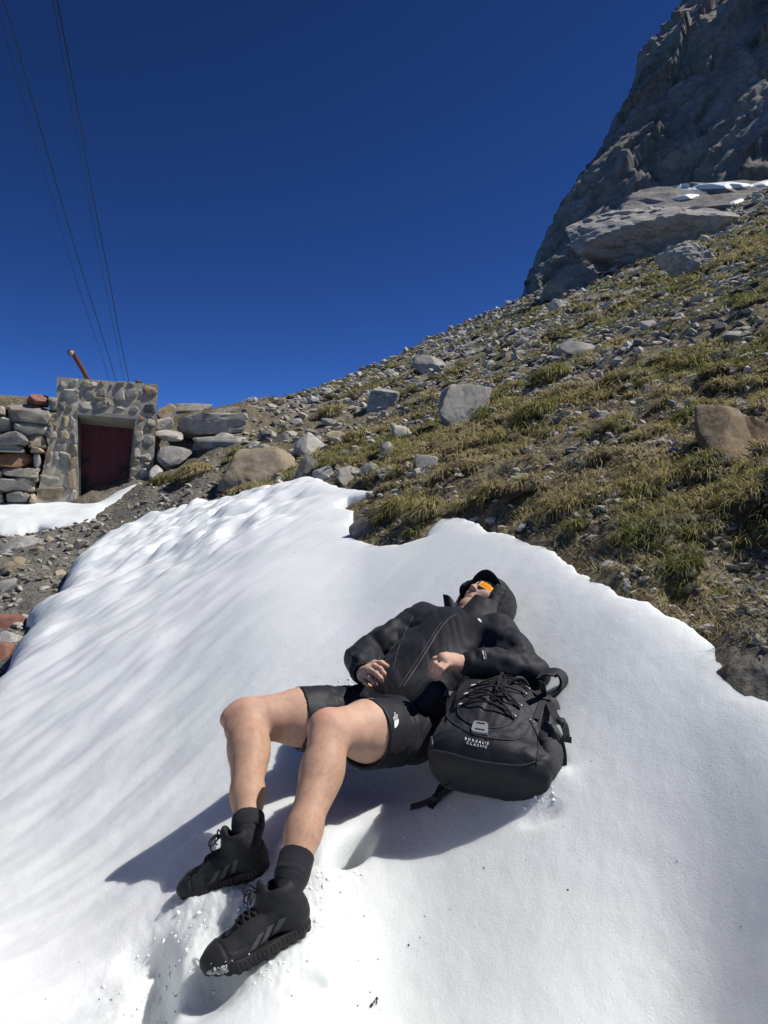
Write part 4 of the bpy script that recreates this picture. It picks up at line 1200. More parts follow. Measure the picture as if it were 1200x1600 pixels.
# ------------------------------------------------------------------ overhead cables
n_ = N('steel_cable'); n_.col((.02, .02, .022)).rough(.5); n_.b.inputs['Metallic'].default_value = .6; M['cable'] = n_.m
CAB = [
    ([(-70, -160), (4, 0), (45, 138), (93, 305), (130, 430), (157, 515), (180, 592), (190, 640)], 1.45, 'thicker cable of the left pair running down behind the hut'),
    ([(-60, -150), (0, 27), (40, 172), (78, 298), (112, 415), (145, 515), (168, 585), (180, 640)], .85, 'thinner outer cable of the left pair running down behind the hut'),
    ([(40, -230), (89, 0), (121, 170), (143, 295), (170, 432), (186, 520), (201, 594), (210, 640)], 1.45, 'thicker cable of the right pair running down behind the hut'),
    ([(30, -230), (82, 0), (112, 170), (136, 298), (162, 435), (180, 525), (193, 592), (200, 640)], .75, 'thinner inner cable of the right pair running down behind the hut'),
]
for pts, w, lab in CAB:
    ys = np.array([11, 14, 18, 25, 35, 46, 62, 85.0])
    q = [P(a, b, Y) for (a, b), Y in zip(pts, ys)]
    r = np.interp(np.linspace(0, 1, 60), np.linspace(0, 1, 8), w * .5 * 3.6 * ys ** .55 * 11 ** .1 / F)
    tube_obj('cable', q, r, M['cable'], None, q[3], seg=6, n=60, label=lab, category='cable', group='overhead cables')
# ------------------------------------------------------------------ implicit surfaces
class SDF:
    """a solid made of rounded limbs and blobs that blend into each other; meshed with surface nets"""
    def __init__(s): s.p = []; s.disp = None
    def add(s, fn, c, r, k, op):
        s.p.append((fn, np.asarray(c, np.float32), float(r), k, op)); return s
    def cone(s, a, b, ra, rb, k=.01, op='u'):
        a = np.asarray(a, np.float32); b = np.asarray(b, np.float32); ba = b - a; L2 = float(ba @ ba) + 1e-12
        def fn(q):
            pa = q - a; h = np.clip((pa @ ba) / L2, 0, 1)
            return np.linalg.norm(pa - h[:, None] * ba, axis=1) - (ra + (rb - ra) * h)
        return s.add(fn, (a + b) / 2, math.sqrt(L2) / 2 + max(ra, rb), k, op)
    def chain(s, pts, rad, k=.01, op='u'):
        for i in range(len(pts) - 1): s.cone(pts[i], pts[i + 1], rad[i], rad[i + 1], k, op)
        return s
    def ell(s, c, rad, R=None, k=.01, op='u'):
        c = np.asarray(c, np.float32); rad = np.asarray(rad, np.float32)
        Rm = np.eye(3, dtype=np.float32) if R is None else np.asarray(R, np.float32)     # rows are the axes
        def fn(q):
            l = (q - c) @ Rm.T
            k0 = np.linalg.norm(l / rad, axis=1); k1 = np.linalg.norm(l / (rad * rad), axis=1)
            return k0 * (k0 - 1) / (k1 + 1e-9)
        return s.add(fn, c, rad.max(), k, op)
    def box(s, c, half, rnd, R=None, k=.01, op='u'):
        c = np.asarray(c, np.float32); half = np.asarray(half, np.float32)
        Rm = np.eye(3, dtype=np.float32) if R is None else np.asarray(R, np.float32)
        def fn(q):
            l = np.abs((q - c) @ Rm.T) - (half - rnd)
            return np.linalg.norm(np.maximum(l, 0), axis=1) + np.minimum(l.max(axis=1), 0) - rnd
        return s.add(fn, c, np.linalg.norm(half), k, op)
    def fn(s, f, c, r, k=.01, op='u'): return s.add(f, c, r, k, op)
    def ev(s, q, prims=None):
        d = np.full(len(q), 9.0, np.float32)
        for (f, c, r, k, op) in (prims if prims is not None else s.p):
            e = f(q).astype(np.float32)
            if op == 'u':
                h = np.maximum(k - np.abs(d - e), 0) / k if k > 0 else 0
                d = np.minimum(d, e) - h * h * k * .25
            elif op == 's':                                  # subtract
                e = -e; h = np.maximum(k - np.abs(d - e), 0) / k
                d = np.maximum(d, e) + h * h * k * .25
            elif op == 'i':
                d = np.maximum(d, e)
        if s.disp is not None: d = d + s.disp(q, d)
        return d
    def mesh(s, cell, B=16, pad=.03):
        us = [p for p in s.p if p[4] == 'u']
        lo = np.min([p[1] - p[2] for p in us], 0) - pad; hi = np.max([p[1] + p[2] for p in us], 0) + pad
        nb = np.ceil((hi - lo) / (cell * B)).astype(int); nd = nb * B + 1
        D = np.full(nd, 1.0, np.float32)
        bx = np.stack(np.meshgrid(*[np.arange(n) for n in nb], indexing='ij'), -1).reshape(-1, 3)
        cen = lo + (bx + .5) * B * cell
        rad = B * cell * .5 * 1.7321
        g = np.arange(B + 1) * cell
        G = np.stack(np.meshgrid(g, g, g, indexing='ij'), -1).reshape(-1, 3).astype(np.float32)
        cd = s.ev(cen.astype(np.float32))
        for b, c, d0 in zip(bx, cen, cd):
            if abs(d0) > rad * 1.6 + .02:
                if d0 < 0: D[b[0]*B:b[0]*B+B+1, b[1]*B:b[1]*B+B+1, b[2]*B:b[2]*B+B+1] = -1
                continue
            pr = [p for p in s.p if np.linalg.norm(p[1] - c) < p[2] + rad + .05]
            if not pr: continue
            q = G + (lo + b * B * cell).astype(np.float32)
            D[b[0]*B:b[0]*B+B+1, b[1]*B:b[1]*B+B+1, b[2]*B:b[2]*B+B+1] = s.ev(q, pr).reshape(B + 1, B + 1, B + 1)
        return nets(D, lo, cell)

def nets(D, lo, cell):
    S = D < 0
    n0, n1, n2 = np.array(D.shape) - 1
    cs = np.zeros((n0, n1, n2), np.int8)
    for a in (0, 1):
        for b in (0, 1):
            for c in (0, 1): cs += S[a:a + n0, b:b + n1, c:c + n2]
    act = np.argwhere((cs > 0) & (cs < 8))
    idx = np.full((n0, n1, n2), -1, np.int32); idx[act[:, 0], act[:, 1], act[:, 2]] = np.arange(len(act))
    acc = np.zeros((len(act), 3)); cnt = np.zeros(len(act))
    corners = [(a, b, c) for a in (0, 1) for b in (0, 1) for c in (0, 1)]
    vals = {k: D[act[:, 0] + k[0], act[:, 1] + k[1], act[:, 2] + k[2]] for k in corners}
    for i, p in enumerate(corners):
        for q in corners[i + 1:]:
            if sum(abs(p[k] - q[k]) for k in range(3)) != 1: continue
            a, b = vals[p], vals[q]; m = (a < 0) != (b < 0)
            t = np.where(m, a / np.where(m, a - b, 1), 0)
            pt = np.array(p)[None] + t[:, None] * (np.array(q) - np.array(p))[None]
            acc[m] += pt[m]; cnt[m] += 1
    V = lo + (act + acc / cnt[:, None]) * cell
    Q = []
    for ax in range(3):
        sl0 = [slice(None)] * 3; sl1 = [slice(None)] * 3
        sl0[ax] = slice(0, -1); sl1[ax] = slice(1, None)
        A = S[tuple(sl0)]; Bm = S[tuple(sl1)]
        e = np.argwhere(A != Bm)
        u, v = (ax + 1) % 3, (ax + 2) % 3
        ok = (e[:, u] > 0) & (e[:, v] > 0) & (e[:, u] < D.shape[u] - 1) & (e[:, v] < D.shape[v] - 1)
        e = e[ok]
        def ix(du, dv):
            c = e.copy(); c[:, u] += du; c[:, v] += dv
            return idx[c[:, 0], c[:, 1], c[:, 2]]
        q = np.stack([ix(-1, -1), ix(0, -1), ix(0, 0), ix(-1, 0)], -1)
        fl = ~A[e[:, 0], e[:, 1], e[:, 2]]
        q[fl] = q[fl][:, ::-1]
        Q.append(q)
    Q = np.concatenate(Q); Q = Q[(Q >= 0).all(1)]
    return V, Q

def smooth_mesh(V, Q, it=1, lam=.5):
    V = V.copy()
    e = np.concatenate([Q[:, [0, 1]], Q[:, [1, 2]], Q[:, [2, 3]], Q[:, [3, 0]]])
    for _ in range(it):
        s = np.zeros_like(V); n = np.zeros(len(V))
        np.add.at(s, e[:, 0], V[e[:, 1]]); np.add.at(n, e[:, 0], 1)
        np.add.at(s, e[:, 1], V[e[:, 0]]); np.add.at(n, e[:, 1], 1)
        V += lam * (s / np.maximum(n, 1)[:, None] - V)
    return V

# ------------------------------------------------------------------ skeleton of the reclining person
def lerp(a, b, t): return np.asarray(a) + (np.asarray(b) - np.asarray(a)) * t
PEL = np.array([.010, 2.485, -.737 + CZ])
AX = norm([.553, .633, .542])                  # along the spine, towards the head
LR = norm([-.77, .64, .05])                    # towards the person's right (left in the picture)
LR = norm(LR - AX * (LR @ AX))
FN = np.cross(AX, LR); FN = norm(FN)           # out of the chest
NECK = PEL + AX * .577
def BD(a, l, f): return PEL + AX * a + LR * l + FN * f
HIPR, HIPL = P(570, 1118, 2.55), P(640, 1142, 2.42)
KNR, KNL = P(384, 1122, 2.36), P(516, 1141, 2.10)
ANR, ANL = P(388, 1300, 1.99), P(453, 1379, 1.72)
SHR = NECK + LR * .175 - AX * .06; SHL = NECK - LR * .175 - AX * .06
ELR, ELL = P(566, 1032, 2.74), P(828, 1054, 2.43)
WRR, WRL = P(569, 1053, 2.53), P(722, 1036, 2.40)
def pr(px, Y): return px / F * Y               # a radius given in photo pixels

HEADC = P(760, 951, 2.95)
HA = norm([.70, .62, .34])                     # chin -> crown
HF0 = np.array([-.33, -.14, .93])              # where the face looks
HF = norm(HF0 - HA * (HF0 @ HA))
HR = norm(np.cross(HF, HA))                    # the person's own left or right, by sign
if HR @ LR < 0: HR = -HR
def HD(u, f, r): return HEADC + HA * u + HF * f + HR * r
HMAT = np.stack([HR, HF, HA])

def build_person_sdf():
    s = SDF()
    # torso and pelvis (under the clothes)
    s.ell(BD(.02, 0, -.01), (.125, .075, .10), np.stack([LR, FN, AX]), .05)
    s.ell(BD(.22, 0, -.01), (.115, .07, .16), np.stack([LR, FN, AX]), .05)
    s.ell(BD(.42, 0, -.01), (.125, .075, .14), np.stack([LR, FN, AX]), .05)
    s.cone(BD(.53, 0, 0), HD(-.08, -.02, 0), .066, .058, .04)
    # legs
    for hip, kn, an, sg in ((HIPR, KNR, ANR, 1), (HIPL, KNL, ANL, -1)):
        Yk = kn[1]; Ya = an[1]
        th = norm(kn - hip); sh = norm(an - kn)
        fr = norm(th - sh * .9)                                   # front of the knee
        if sg > 0: rk = pr(31, Yk); rc = pr(30, lerp(kn, an, .32)[1]); ra = pr(22.5, Ya); rt = pr(43, lerp(hip, kn, .5)[1])
        else: rk = pr(33, Yk); rc = pr(31, lerp(kn, an, .32)[1]); ra = pr(24.5, Ya); rt = pr(46, lerp(hip, kn, .5)[1])
        s.cone(hip, lerp(hip, kn, .3), .07, .075, .03); s.cone(lerp(hip, kn, .25), lerp(hip, kn, .55), .075, rt, .03)
        s.cone(lerp(hip, kn, .5), kn - th * .01, rt, rk * 1.0, .03)
        back = -fr
        # shin and calf, the belly of the calf behind and high
        s.cone(kn + sh * .01, lerp(kn, an, .30) + back * .006, rk * .92, rc * .96, .03)
        s.cone(lerp(kn, an, .28) + back * .006, lerp(kn, an, .72), rc * .97, ra * 1.12, .03)
        s.cone(lerp(kn, an, .70), lerp(kn, an, .96), ra * 1.14, ra * .94, .03)
        latv = norm(np.cross(fr, sh))
        s.ell(lerp(kn, an, .27) + back * .020, (rc * .88, rc * .86, .115), np.stack([latv, np.cross(latv, sh), sh]), .03)
        # knee cap and the tendon below it
        s.ell(kn + fr * rk * .42 + sh * .004, (rk * .62, rk * .62, rk * .70), np.stack([latv, fr, sh]), .03)
        s.ell(kn + fr * rk * .30 + sh * .055, (rk * .36, rk * .5, rk * .5), np.stack([latv, fr, sh]), .03)
        # foot inside the shoe
    # arms
    for sh_, el, wr in ((SHR, ELR, WRR), (SHL, ELL, WRL)):
        s.cone(lerp(sh_, BD(.47, 0, 0), .35), sh_, .04, .04, .03)
        s.cone(sh_, el, .036, .032, .02); s.cone(el, lerp(el, wr, .6), .032, .030, .02); s.cone(lerp(el, wr, .6), wr, .030, .0245, .02)
    # head
    s.ell(HD(.035, -.015, 0), (.076, .094, .100), HMAT, .02)             # skull
    s.ell(HD(-.035, .030, 0), (.062, .066, .085), HMAT, .03)             # face mass
    s.ell(HD(-.100, .052, 0), (.030, .030, .026), HMAT, .035)            # chin
    for sg in (-1, 1):
        s.cone(HD(-.055, -.015, sg * .056), HD(-.100, .045, sg * .022), .020, .020, .03)   # jaw
        s.ell(HD(-.020, .072, sg * .040), (.024, .020, .022), HMAT, .03)                   # cheek
        s.ell(HD(.012, .086, sg * .032), (.017, .010, .012), HMAT, .012)                    # eye lid
        s.ell(HD(-.005, -.012, sg * .079), (.010, .018, .030), HMAT, .012)                  # ear
        s.ell(HD(-.036, .104, sg * .011), (.0085, .010, .008), HMAT, .008)                  # nostril wing
    s.cone(HD(.012, .092, 0), HD(-.030, .114, 0), .009, .0095, .012)     # nose
    s.ell(HD(-.034, .112, 0), (.0092, .0095, .009), HMAT, .008)
    s.cone(HD(.024, .090, -.038), HD(.024, .090, .038), .011, .011, .02) # brow
    s.cone(HD(-.0585, .087, -.019), HD(-.0585, .087, .019), .0068, .0068, .006)   # upper lip
    s.cone(HD(-.0585, .093, -.008), HD(-.0585, .093, .008), .0066, .0066, .006)
    s.cone(HD(-.0705, .088, -.014), HD(-.0705, .088, .014), .0078, .0078, .006)   # lower lip
    s.cone(HD(-.0645, .100, -.022), HD(-.0645, .100, .022), .0026, .0026, .004, 's')
    for sg in (-1, 1): s.ell(HD(-.043, .105, sg * .006), (.0035, .005, .004), HMAT, .004, 's')
    # hands
    hand(s, WRR, RH); hand(s, WRL, LH)
    return s

def hand(s, wr, h):
    palm = h['palm']; kn = h['knuckles']
    for k, q in zip(kn, h['fingers']):
        s.cone(lerp(wr, k, .25), k, .0135, .0115, .012)             # the back of the hand
    s.cone(wr, lerp(kn[1], kn[2], .5), .021, .015, .02)
    s.cone(lerp(wr, kn[0], .5), lerp(wr, kn[3], .5), .015, .014, .02)
    for q, r in zip(h['fingers'], h['rad']):
        n = len(q)
        s.chain(q, [r * 1.06, r * 1.0, r * .93, r * .80][:n], .0025)
        s.ell(q[1], (r * 1.07,) * 3, None, .003)
    t = h['thumb']
    s.cone(lerp(wr, t[0], .2), t[0], .017, .0135, .014)
    s.chain(t, [.0125, .0108, .0088], .006)
def PY(px, py, Y): return P(px, py, Y)
# right hand (left in the picture): rests on the right side of the belly, fingers pointing to the lower right
RH = dict(palm=None,
    knuckles=[PY(585, 1040.5, 2.455), PY(577, 1046, 2.455), PY(570.5, 1053, 2.465), PY(566, 1061, 2.485)],
    fingers=[[PY(585, 1040.5, 2.455), PY(594, 1045, 2.415), PY(600, 1052.5, 2.41), PY(599.5, 1058, 2.425)],
             [PY(577, 1046, 2.455), PY(587.5, 1052.5, 2.405), PY(595, 1060, 2.40), PY(596.5, 1065, 2.415)],
             [PY(570.5, 1053, 2.465), PY(578, 1059.5, 2.415), PY(584, 1066, 2.415), PY(587, 1070, 2.435)],
             [PY(566, 1061, 2.485), PY(570, 1066.5, 2.445), PY(575, 1070.5, 2.44), PY(579, 1072, 2.455)]],
    rad=[.0092, .0094, .0088, .0078],
    thumb=[PY(585, 1037, 2.50), PY(596, 1036.5, 2.48), PY(604.5, 1041, 2.475)])
# left hand: flat wrist, knuckles towards the picture's left, fingers bent down onto the jacket
LH = dict(palm=None,
    knuckles=[PY(697, 1024, 2.365), PY(691.5, 1026.5, 2.345), PY(692, 1032, 2.335), PY(698, 1038.5, 2.33)],
    fingers=[[PY(697, 1024, 2.375), PY(679, 1029.5, 2.355), PY(673, 1041, 2.36), PY(672.5, 1052, 2.375)],
             [PY(693, 1027.5, 2.35), PY(679.5, 1037, 2.325), PY(677, 1049, 2.335), PY(679, 1059, 2.355)],
             [PY(696, 1033, 2.335), PY(685, 1041, 2.31), PY(682, 1052, 2.32), PY(684, 1060, 2.34)],
             [PY(701, 1037.5, 2.33), PY(691, 1045.5, 2.30), PY(687.5, 1054, 2.31), PY(688.5, 1060, 2.325)]],
    rad=[.0084, .0086, .0083, .0076],
    thumb=[PY(700, 1042, 2.38), PY(689, 1050, 2.385), PY(682, 1057, 2.39)])

# ------------------------------------------------------------------ cloth, skin and gear materials
def skin_mat():
    n = N('sunlit_skin')
    red = n.attr('flush')
    a = n.noise(14, 5, .6); f = n.noise(170, 3, .7)
    c = n.ramp(a, [(.3, (.50, .305, .215)), (.7, (.58, .37, .265))])
    c = n.mix(n.math('MULTIPLY', red, .75), c, (.52, .24, .18))
    lip = n.attr('lips'); c = n.mix(n.math('MULTIPLY', lip, .7), c, (.40, .14, .115))
    tan = n.attr('tan'); c = n.mix(n.math('MULTIPLY', tan, .6), c, (.40, .235, .15))
    c = n.mix(.25, c, n.ramp(n.noise(30, 5, .7), [(.35, .3), (.65, .7)]), 'OVERLAY')
    sp = n.ramp(n.noise(38, 2, .5), [(.70, 0.0), (.76, .5)])
    c = n.mix(n.math('MULTIPLY', sp, .35), c, (.22, .10, .06))
    n.col(c).rough(.58, .28)
    n.b.inputs['Subsurface Weight'].default_value = .12
    n.b.inputs['Subsurface Radius'].default_value = (1.0, .35, .2)
    n.b.inputs['Subsurface Scale'].default_value = .012
    n.bump(f, .16, .0008); n.bump(n.noise(55, 4, .6), .12, .0015)
    return n.m
def cloth_mat(name, c0, c1, weave=900, rough=.72, sheen=.04, wr=.10, wd=.004, wscale=16):
    n = N(name)
    a = n.noise(6, 5, .6)
    n.col(n.ramp(a, [(.3, c0), (.7, c1)])).rough(rough, .28)
    n.b.inputs['Sheen Weight'].default_value = sheen
    w = n.noise(weave, 2, .5); n.bump(w, .12, .0006)
    n.bump(n.noise(wscale, 5, .55, .6), wr, wd)
    return n.m
M['skin'] = skin_mat()
M['jacket'] = cloth_mat('black_shell_fabric', (.0070, .0082, .0118), (.0110, .0125, .0175), rough=.66)
M['jacket_in'] = cloth_mat('black_lining', (.006, .006, .008), (.009, .009, .011), rough=.7)
M['shorts'] = cloth_mat('black_stretch_fabric', (.0095, .0105, .0145), (.015, .016, .021), rough=.60)
M['sock'] = cloth_mat('black_ribbed_knit', (.011, .012, .016), (.019, .020, .026), weave=400, rough=.9, wr=.1)
M['shoe'] = cloth_mat('black_shoe_textile', (.009, .010, .012), (.016, .017, .019), weave=500, rough=.72, wr=.12)
M['sole'] = cloth_mat('black_rubber', (.008, .008, .009), (.014, .014, .016), weave=300, rough=.6, wr=.1)
M['stripe'] = cloth_mat('grey_shoe_stripe', (.050, .054, .056), (.060, .064, .066), weave=300, rough=.6, wr=.05)
M['lace'] = cloth_mat('black_lace', (.008, .008, .009), (.014, .014, .015), weave=700, rough=.8, wr=.1)
M['cap'] = cloth_mat('black_cap_cloth', (.006, .006, .007), (.010, .010, .012), rough=.85)
M['pack'] = cloth_mat('black_pack_nylon', (.0095, .0105, .0142), (.017, .0185, .024), weave=700, rough=.62, wr=.14, wd=.006, wscale=11)
M['pack_dark'] = cloth_mat('black_pack_base', (.006, .0075, .011), (.010, .012, .017), weave=500, rough=.6)
M['webbing'] = cloth_mat('black_webbing', (.018, .019, .022), (.028, .029, .033), weave=600, rough=.6, wr=.05)
n_ = N('white_print'); n_.col((.78, .78, .78)).rough(.6); M['print'] = n_.m
n_ = N('grey_print'); n_.col((.16, .165, .17)).rough(.6); M['print_grey'] = n_.m
n_ = N('grey_rubber_patch'); n_.col((.20, .205, .22)).rough(.55); M['patch'] = n_.m
n_ = N('grey_metal'); n_.col((.36, .37, .39)).rough(.35); n_.b.inputs['Metallic'].default_value = .8; M['metal'] = n_.m
n_ = N('zip_tape'); n_.col((.045, .047, .052)).rough(.5); M['zip'] = n_.m
n_ = N('amber_lens'); n_.col((.80, .31, .012)).rough(.35, .15); n_.b.inputs['IOR'].default_value = 1.25; M['lens'] = n_.m
n_ = N('clear_yellow_frame'); n_.col((.62, .56, .36)).rough(.25); M['frame'] = n_.m

PROPS = dict(label='person lying back on the snow in a black hooded jacket and black shorts', category='person')
psdf = build_person_sdf()
V, Q = psdf.mesh(.0039)
def near(V, p, r): return np.exp(-(np.linalg.norm(V - np.asarray(p)[None], axis=1) / r) ** 2)
flush = np.zeros(len(V))
for kn, hip, an in ((KNR, HIPR, ANR), (KNL, HIPL, ANL)):
    fr_ = norm(norm(kn - hip) - norm(an - kn) * .9)
    flush = np.maximum(flush, .9 * near(V, kn + fr_ * .06 + norm(an - kn) * .03, .06))
for h in (RH, LH):
    for q in h['fingers']:
        flush = np.maximum(flush, np.maximum(.55 * near(V, q[-1], .014), .5 * near(V, q[1], .010)))
flush = np.maximum(flush, .5 * near(V, HD(-.035, .116, 0), .018))
lips = np.maximum(near(V, HD(-.0645, .094, 0), .014), .8 * np.maximum(near(V, HD(-.0645, .09, .012), .009), near(V, HD(-.0645, .09, -.012), .009)))
tanw = np.zeros(len(V))
for kn, an, hip in ((KNR, ANR, HIPR), (KNL, ANL, HIPL)):
    sh = norm(an - kn); t = (V - kn) @ sh; dl = np.linalg.norm((V - kn) - t[:, None] * sh, axis=1)
    tanw = np.maximum(tanw, sstep(-.03, .10, t) * (dl < .12))
me = mesh_np('person', V, quad=Q, attrs={'flush': flush, 'lips': lips, 'tan': tanw})
person = link('person', me, M['skin'], None, PEL - np.array([0, 0, .12]), **PROPS)
# fine hair on the shins
def leg_hair(n, seed):
    rs = np.random.RandomState(seed)
    me_ = person.data; nb = np.empty(len(V) * 3, np.float32); me_.vertices.foreach_get('normal', nb); nb = nb.reshape(-1, 3)
    out = []
    for kn, an in ((KNR, ANR), (KNL, ANL)):
        sh = norm(an - kn); t = (V - kn) @ sh; dl = np.linalg.norm((V - kn) - t[:, None] * sh, axis=1)
        c = np.nonzero((t > .05) & (t < .36) & (dl < .10))[0]
        k = c[rs.randint(0, len(c), n)]
        d = sh[None] * rs.uniform(.5, 1.2, (n, 1)) + nb[k] * rs.uniform(.15, .6, (n, 1)) + rs.normal(0, .3, (n, 3))
        d /= np.linalg.norm(d, axis=1)[:, None]
        L = rs.uniform(.006, .014, n)[:, None]; s = np.cross(d, nb[k]); s /= np.linalg.norm(s, axis=1)[:, None] + 1e-9
        p = V[k] + rs.normal(0, .0015, (n, 3)) - nb[k] * .0008
        out.append(np.stack([p - s * .00022, p + s * .00022, p + d * L], 1).reshape(-1, 3))
    o = np.concatenate(out)
    link('leg_hair', mesh_np('leg_hair', o, tri=np.arange(len(o)).reshape(-1, 3)), M['hair'], person, None, kind='stuff')
n_ = N('brown_hair'); n_.col((.07, .042, .025)).rough(.6); M['hair'] = n_.m
leg_hair(2600, 3)
print('PERSON', len(V))
# ------------------------------------------------------------------ clothing
def fcone(a, b, ra, rb):
    """a tapered tube with a flat end at b (a stays round)"""
    a = np.asarray(a, np.float32); b = np.asarray(b, np.float32); ba = b - a; L = float(np.linalg.norm(ba)); n = ba / L
    def fn(q):
        pa = q - a; h = np.clip((pa @ ba) / (L * L), 0, 1)
        return np.maximum(np.linalg.norm(pa - h[:, None] * ba, axis=1) - (ra + (rb - ra) * h), pa @ n - L)
    return fn, (a + b) / 2, L / 2 + max(ra, rb)
def half(p, n):
    p = np.asarray(p, np.float32); n = np.asarray(n, np.float32)
    return lambda q: (q - p) @ n
BMAT = np.stack([LR, FN, AX])

def folds(frame, scale, amp, seed, ridged=True):
    f = np.asarray(frame, np.float32)
    def fn(q, d):
        out = np.zeros(len(q), np.float32)
        m = np.abs(d) < .06
        if m.any():
            l = (q[m] @ f.T) * np.asarray(scale, np.float32) + seed
            w = noise3(l * .6 + 31)
            out[m] = amp * (fbm(l + w[:, None] * .9, 3, .5, ridged=ridged) - .35)
        return out
    return fn
def both(*fs):
    return lambda q, d: sum(f(q, d) for f in fs)

def cut_disp(s, disp, frame=None): s.disp = disp; return s
def sdf_obj(name, s, cell, mat, parent, it=0, **props):
    V, Q = s.mesh(cell)
    if it: V = smooth_mesh(V, Q, it)
    return link(name, mesh_np(name, V, quad=Q), mat, parent, None, **props)

def seg_folds(a, b, r, amp, freq, seed, lo=0.0, hi=1.0):
    """creases running round a sleeve or trouser leg"""
    a = np.asarray(a, np.float32); b = np.asarray(b, np.float32); ba = b - a; L = float(np.linalg.norm(ba)); n = ba / L
    e1 = norm(np.cross(n, [0.1, .2, 1])).astype(np.float32); e2 = np.cross(n, e1).astype(np.float32)
    def fn(q, d):
        pa = q - a; t = pa @ n; rad = np.linalg.norm(pa - t[:, None] * n, axis=1)
        w = sstep(lo - .08, lo + .05, t / L) * (1 - sstep(hi - .05, hi + .08, t / L)) * (1 - sstep(r * 1.5, r * 2.2, rad))
        m = (np.abs(d) < .06) & (w > .01); out = np.zeros(len(q), np.float32)
        if m.any():
            l = np.stack([t[m] * freq, (pa[m] @ e1) * freq * .33, (pa[m] @ e2) * freq * .33], -1) + seed
            out[m] = amp * w[m] * (fbm(l, 2, .5, ridged=True) - .3)
        return out
    return fn

# --- shorts
CUR = lerp(HIPR, KNR, .585); CUL = lerp(HIPL, KNL, .62)
CUL = CUL + np.array([0, 0, -.010]); CUR = CUR + np.array([0, 0, -.006])
s = SDF()
s.ell(BD(.03, 0, -.01), (.175, .115, .13), BMAT, .05)
s.ell(BD(.13, 0, -.005), (.165, .105, .10), BMAT, .05)
s.add(*fcone(HIPR, CUR, .108, pr(50, CUR[1])), .04, 'u')
s.add(*fcone(HIPL, CUL, .112, pr(55, CUL[1])), .04, 'u')
for hip, cu, rr in ((HIPR, CUR, pr(44, CUR[1])), (HIPL, CUL, pr(49, CUL[1]))):
    th = norm(cu - hip)
    s.add(*fcone(cu + th * .06, cu - th * .016, rr, rr * .985), .004, 's')
s.disp = both(folds(BMAT, (7, 7, 4), .0065, 3.0), seg_folds(HIPL, CUL, .13, .008, 20, 5, 0.1, .62), seg_folds(HIPR, CUR, .12, .008, 20, 8, 0.1, .6))
shorts = sdf_obj('shorts', s, .0045, M['shorts'], person)
# --- socks
def sock(an, kn, pxr, top, name='sock'):
    sh = norm(kn - an); s = SDF()
    s.chain([an - sh * .04, an + sh * .02, an + sh * top], [pxr * .74, pxr * .98, pxr * 1.03], .01)
    s.add(half(an + sh * (top - .008), sh), an, 9, 0, 'i')
    def rib(q, d):
        t = (q - np.asarray(an, np.float32)) @ sh.astype(np.float32)
        w = 1 - sstep(top - .055, top - .035, t)
        return (.0022 * fbm(np.stack([t * 75 + 1.2 * noise3(q * 16), q[:, 0] * 9, q[:, 1] * 9], -1), 2, .5, ridged=True) * w + .0008 * noise3(q * 40)).astype(np.float32)
    s.disp = rib
    return sdf_obj(name, s, .0030, M['sock'], person)
sock(ANR, KNR, pr(25.5, ANR[1]), .055 + .0, 'sock'); sock(ANL, KNL, pr(28.0, ANL[1]), .080, 'sock')

# --- jacket
s = SDF()
s.ell(BD(.10, 0, .0), (.180, .118, .15), BMAT, .05)
s.ell(BD(.27, 0, .005), (.180, .114, .18), BMAT, .05)
s.ell(BD(.44, 0, -.005), (.190, .116, .15), BMAT, .05)
s.cone(BD(.485, .11, -.01), BD(.485, -.11, -.01), .076, .076, .05)
s.cone(SHR, lerp(SHR, ELR, .55), .074, .066, .04); s.cone(lerp(SHR, ELR, .5), ELR, .067, .060, .03)
s.cone(SHL, lerp(SHL, ELL, .55), .078, .068, .04); s.cone(lerp(SHL, ELL, .5), ELL, .069, .061, .03)
s.cone(ELR, lerp(ELR, WRR, .80), .066, .050, .03)
s.cone(ELL, lerp(ELL, WRL, .55), .066, .060, .03); s.cone(lerp(ELL, WRL, .5), lerp(ELL, WRL, .86), .060, .043, .02)
s.cone(BD(.50, -.03, -.01), BD(.545, -.05, -.03), .075, .075, .04)
s.cone(HD(-.07, .065, .018), NECK + FN * .075 + LR * .025 - AX * .01, .062, .046, .015, 's')
s.cone(BD(.04, -.14, .07), BD(.11, -.165, .085), .04, .045, .05)          # hem bunched up at the left pocket
s.add(half(BD(.015, 0, 0), -AX), PEL, 9, 0, 'i')
for sh_, el_, wr_ in ((SHR, ELR, WRR), (SHL, ELL, WRL)):
    up_ = norm(np.array([-.1, -.45, .85])); n1 = norm(el_ - sh_); n2 = norm(wr_ - el_)
    u1 = norm(up_ - n1 * (up_ @ n1)); u2 = norm(up_ - n2 * (up_ @ n2)); v1 = np.cross(n1, u1); v2 = np.cross(n2, u2)
    for t0, t1, a0, a1, r in ((.15, .75, .6, -.3, .011), (.35, .98, -.5, .35, .011), (.6, 1.05, .9, .1, .010)):
        f = lambda t, a: lerp(sh_, el_, t) + (u1 * math.cos(a) + v1 * math.sin(a)) * (.064 - .006 * t)
        s.chain([f(t0, a0), f((t0 + t1) / 2, (a0 + a1) / 2), f(t1, a1)], [r * .8, r, r * .8], .03)
    for t0, t1, a0, a1, r in ((-.02, .5, .7, -.2, .011), (.1, .72, -.6, .2, .010), (.3, .8, .8, .3, .009)):
        f = lambda t, a: lerp(el_, wr_, t) + (u2 * math.cos(a) + v2 * math.sin(a)) * (.056 - .011 * t)
        s.chain([f(t0, a0), f((t0 + t1) / 2, (a0 + a1) / 2), f(t1, a1)], [r * .8, r, r * .8], .03)
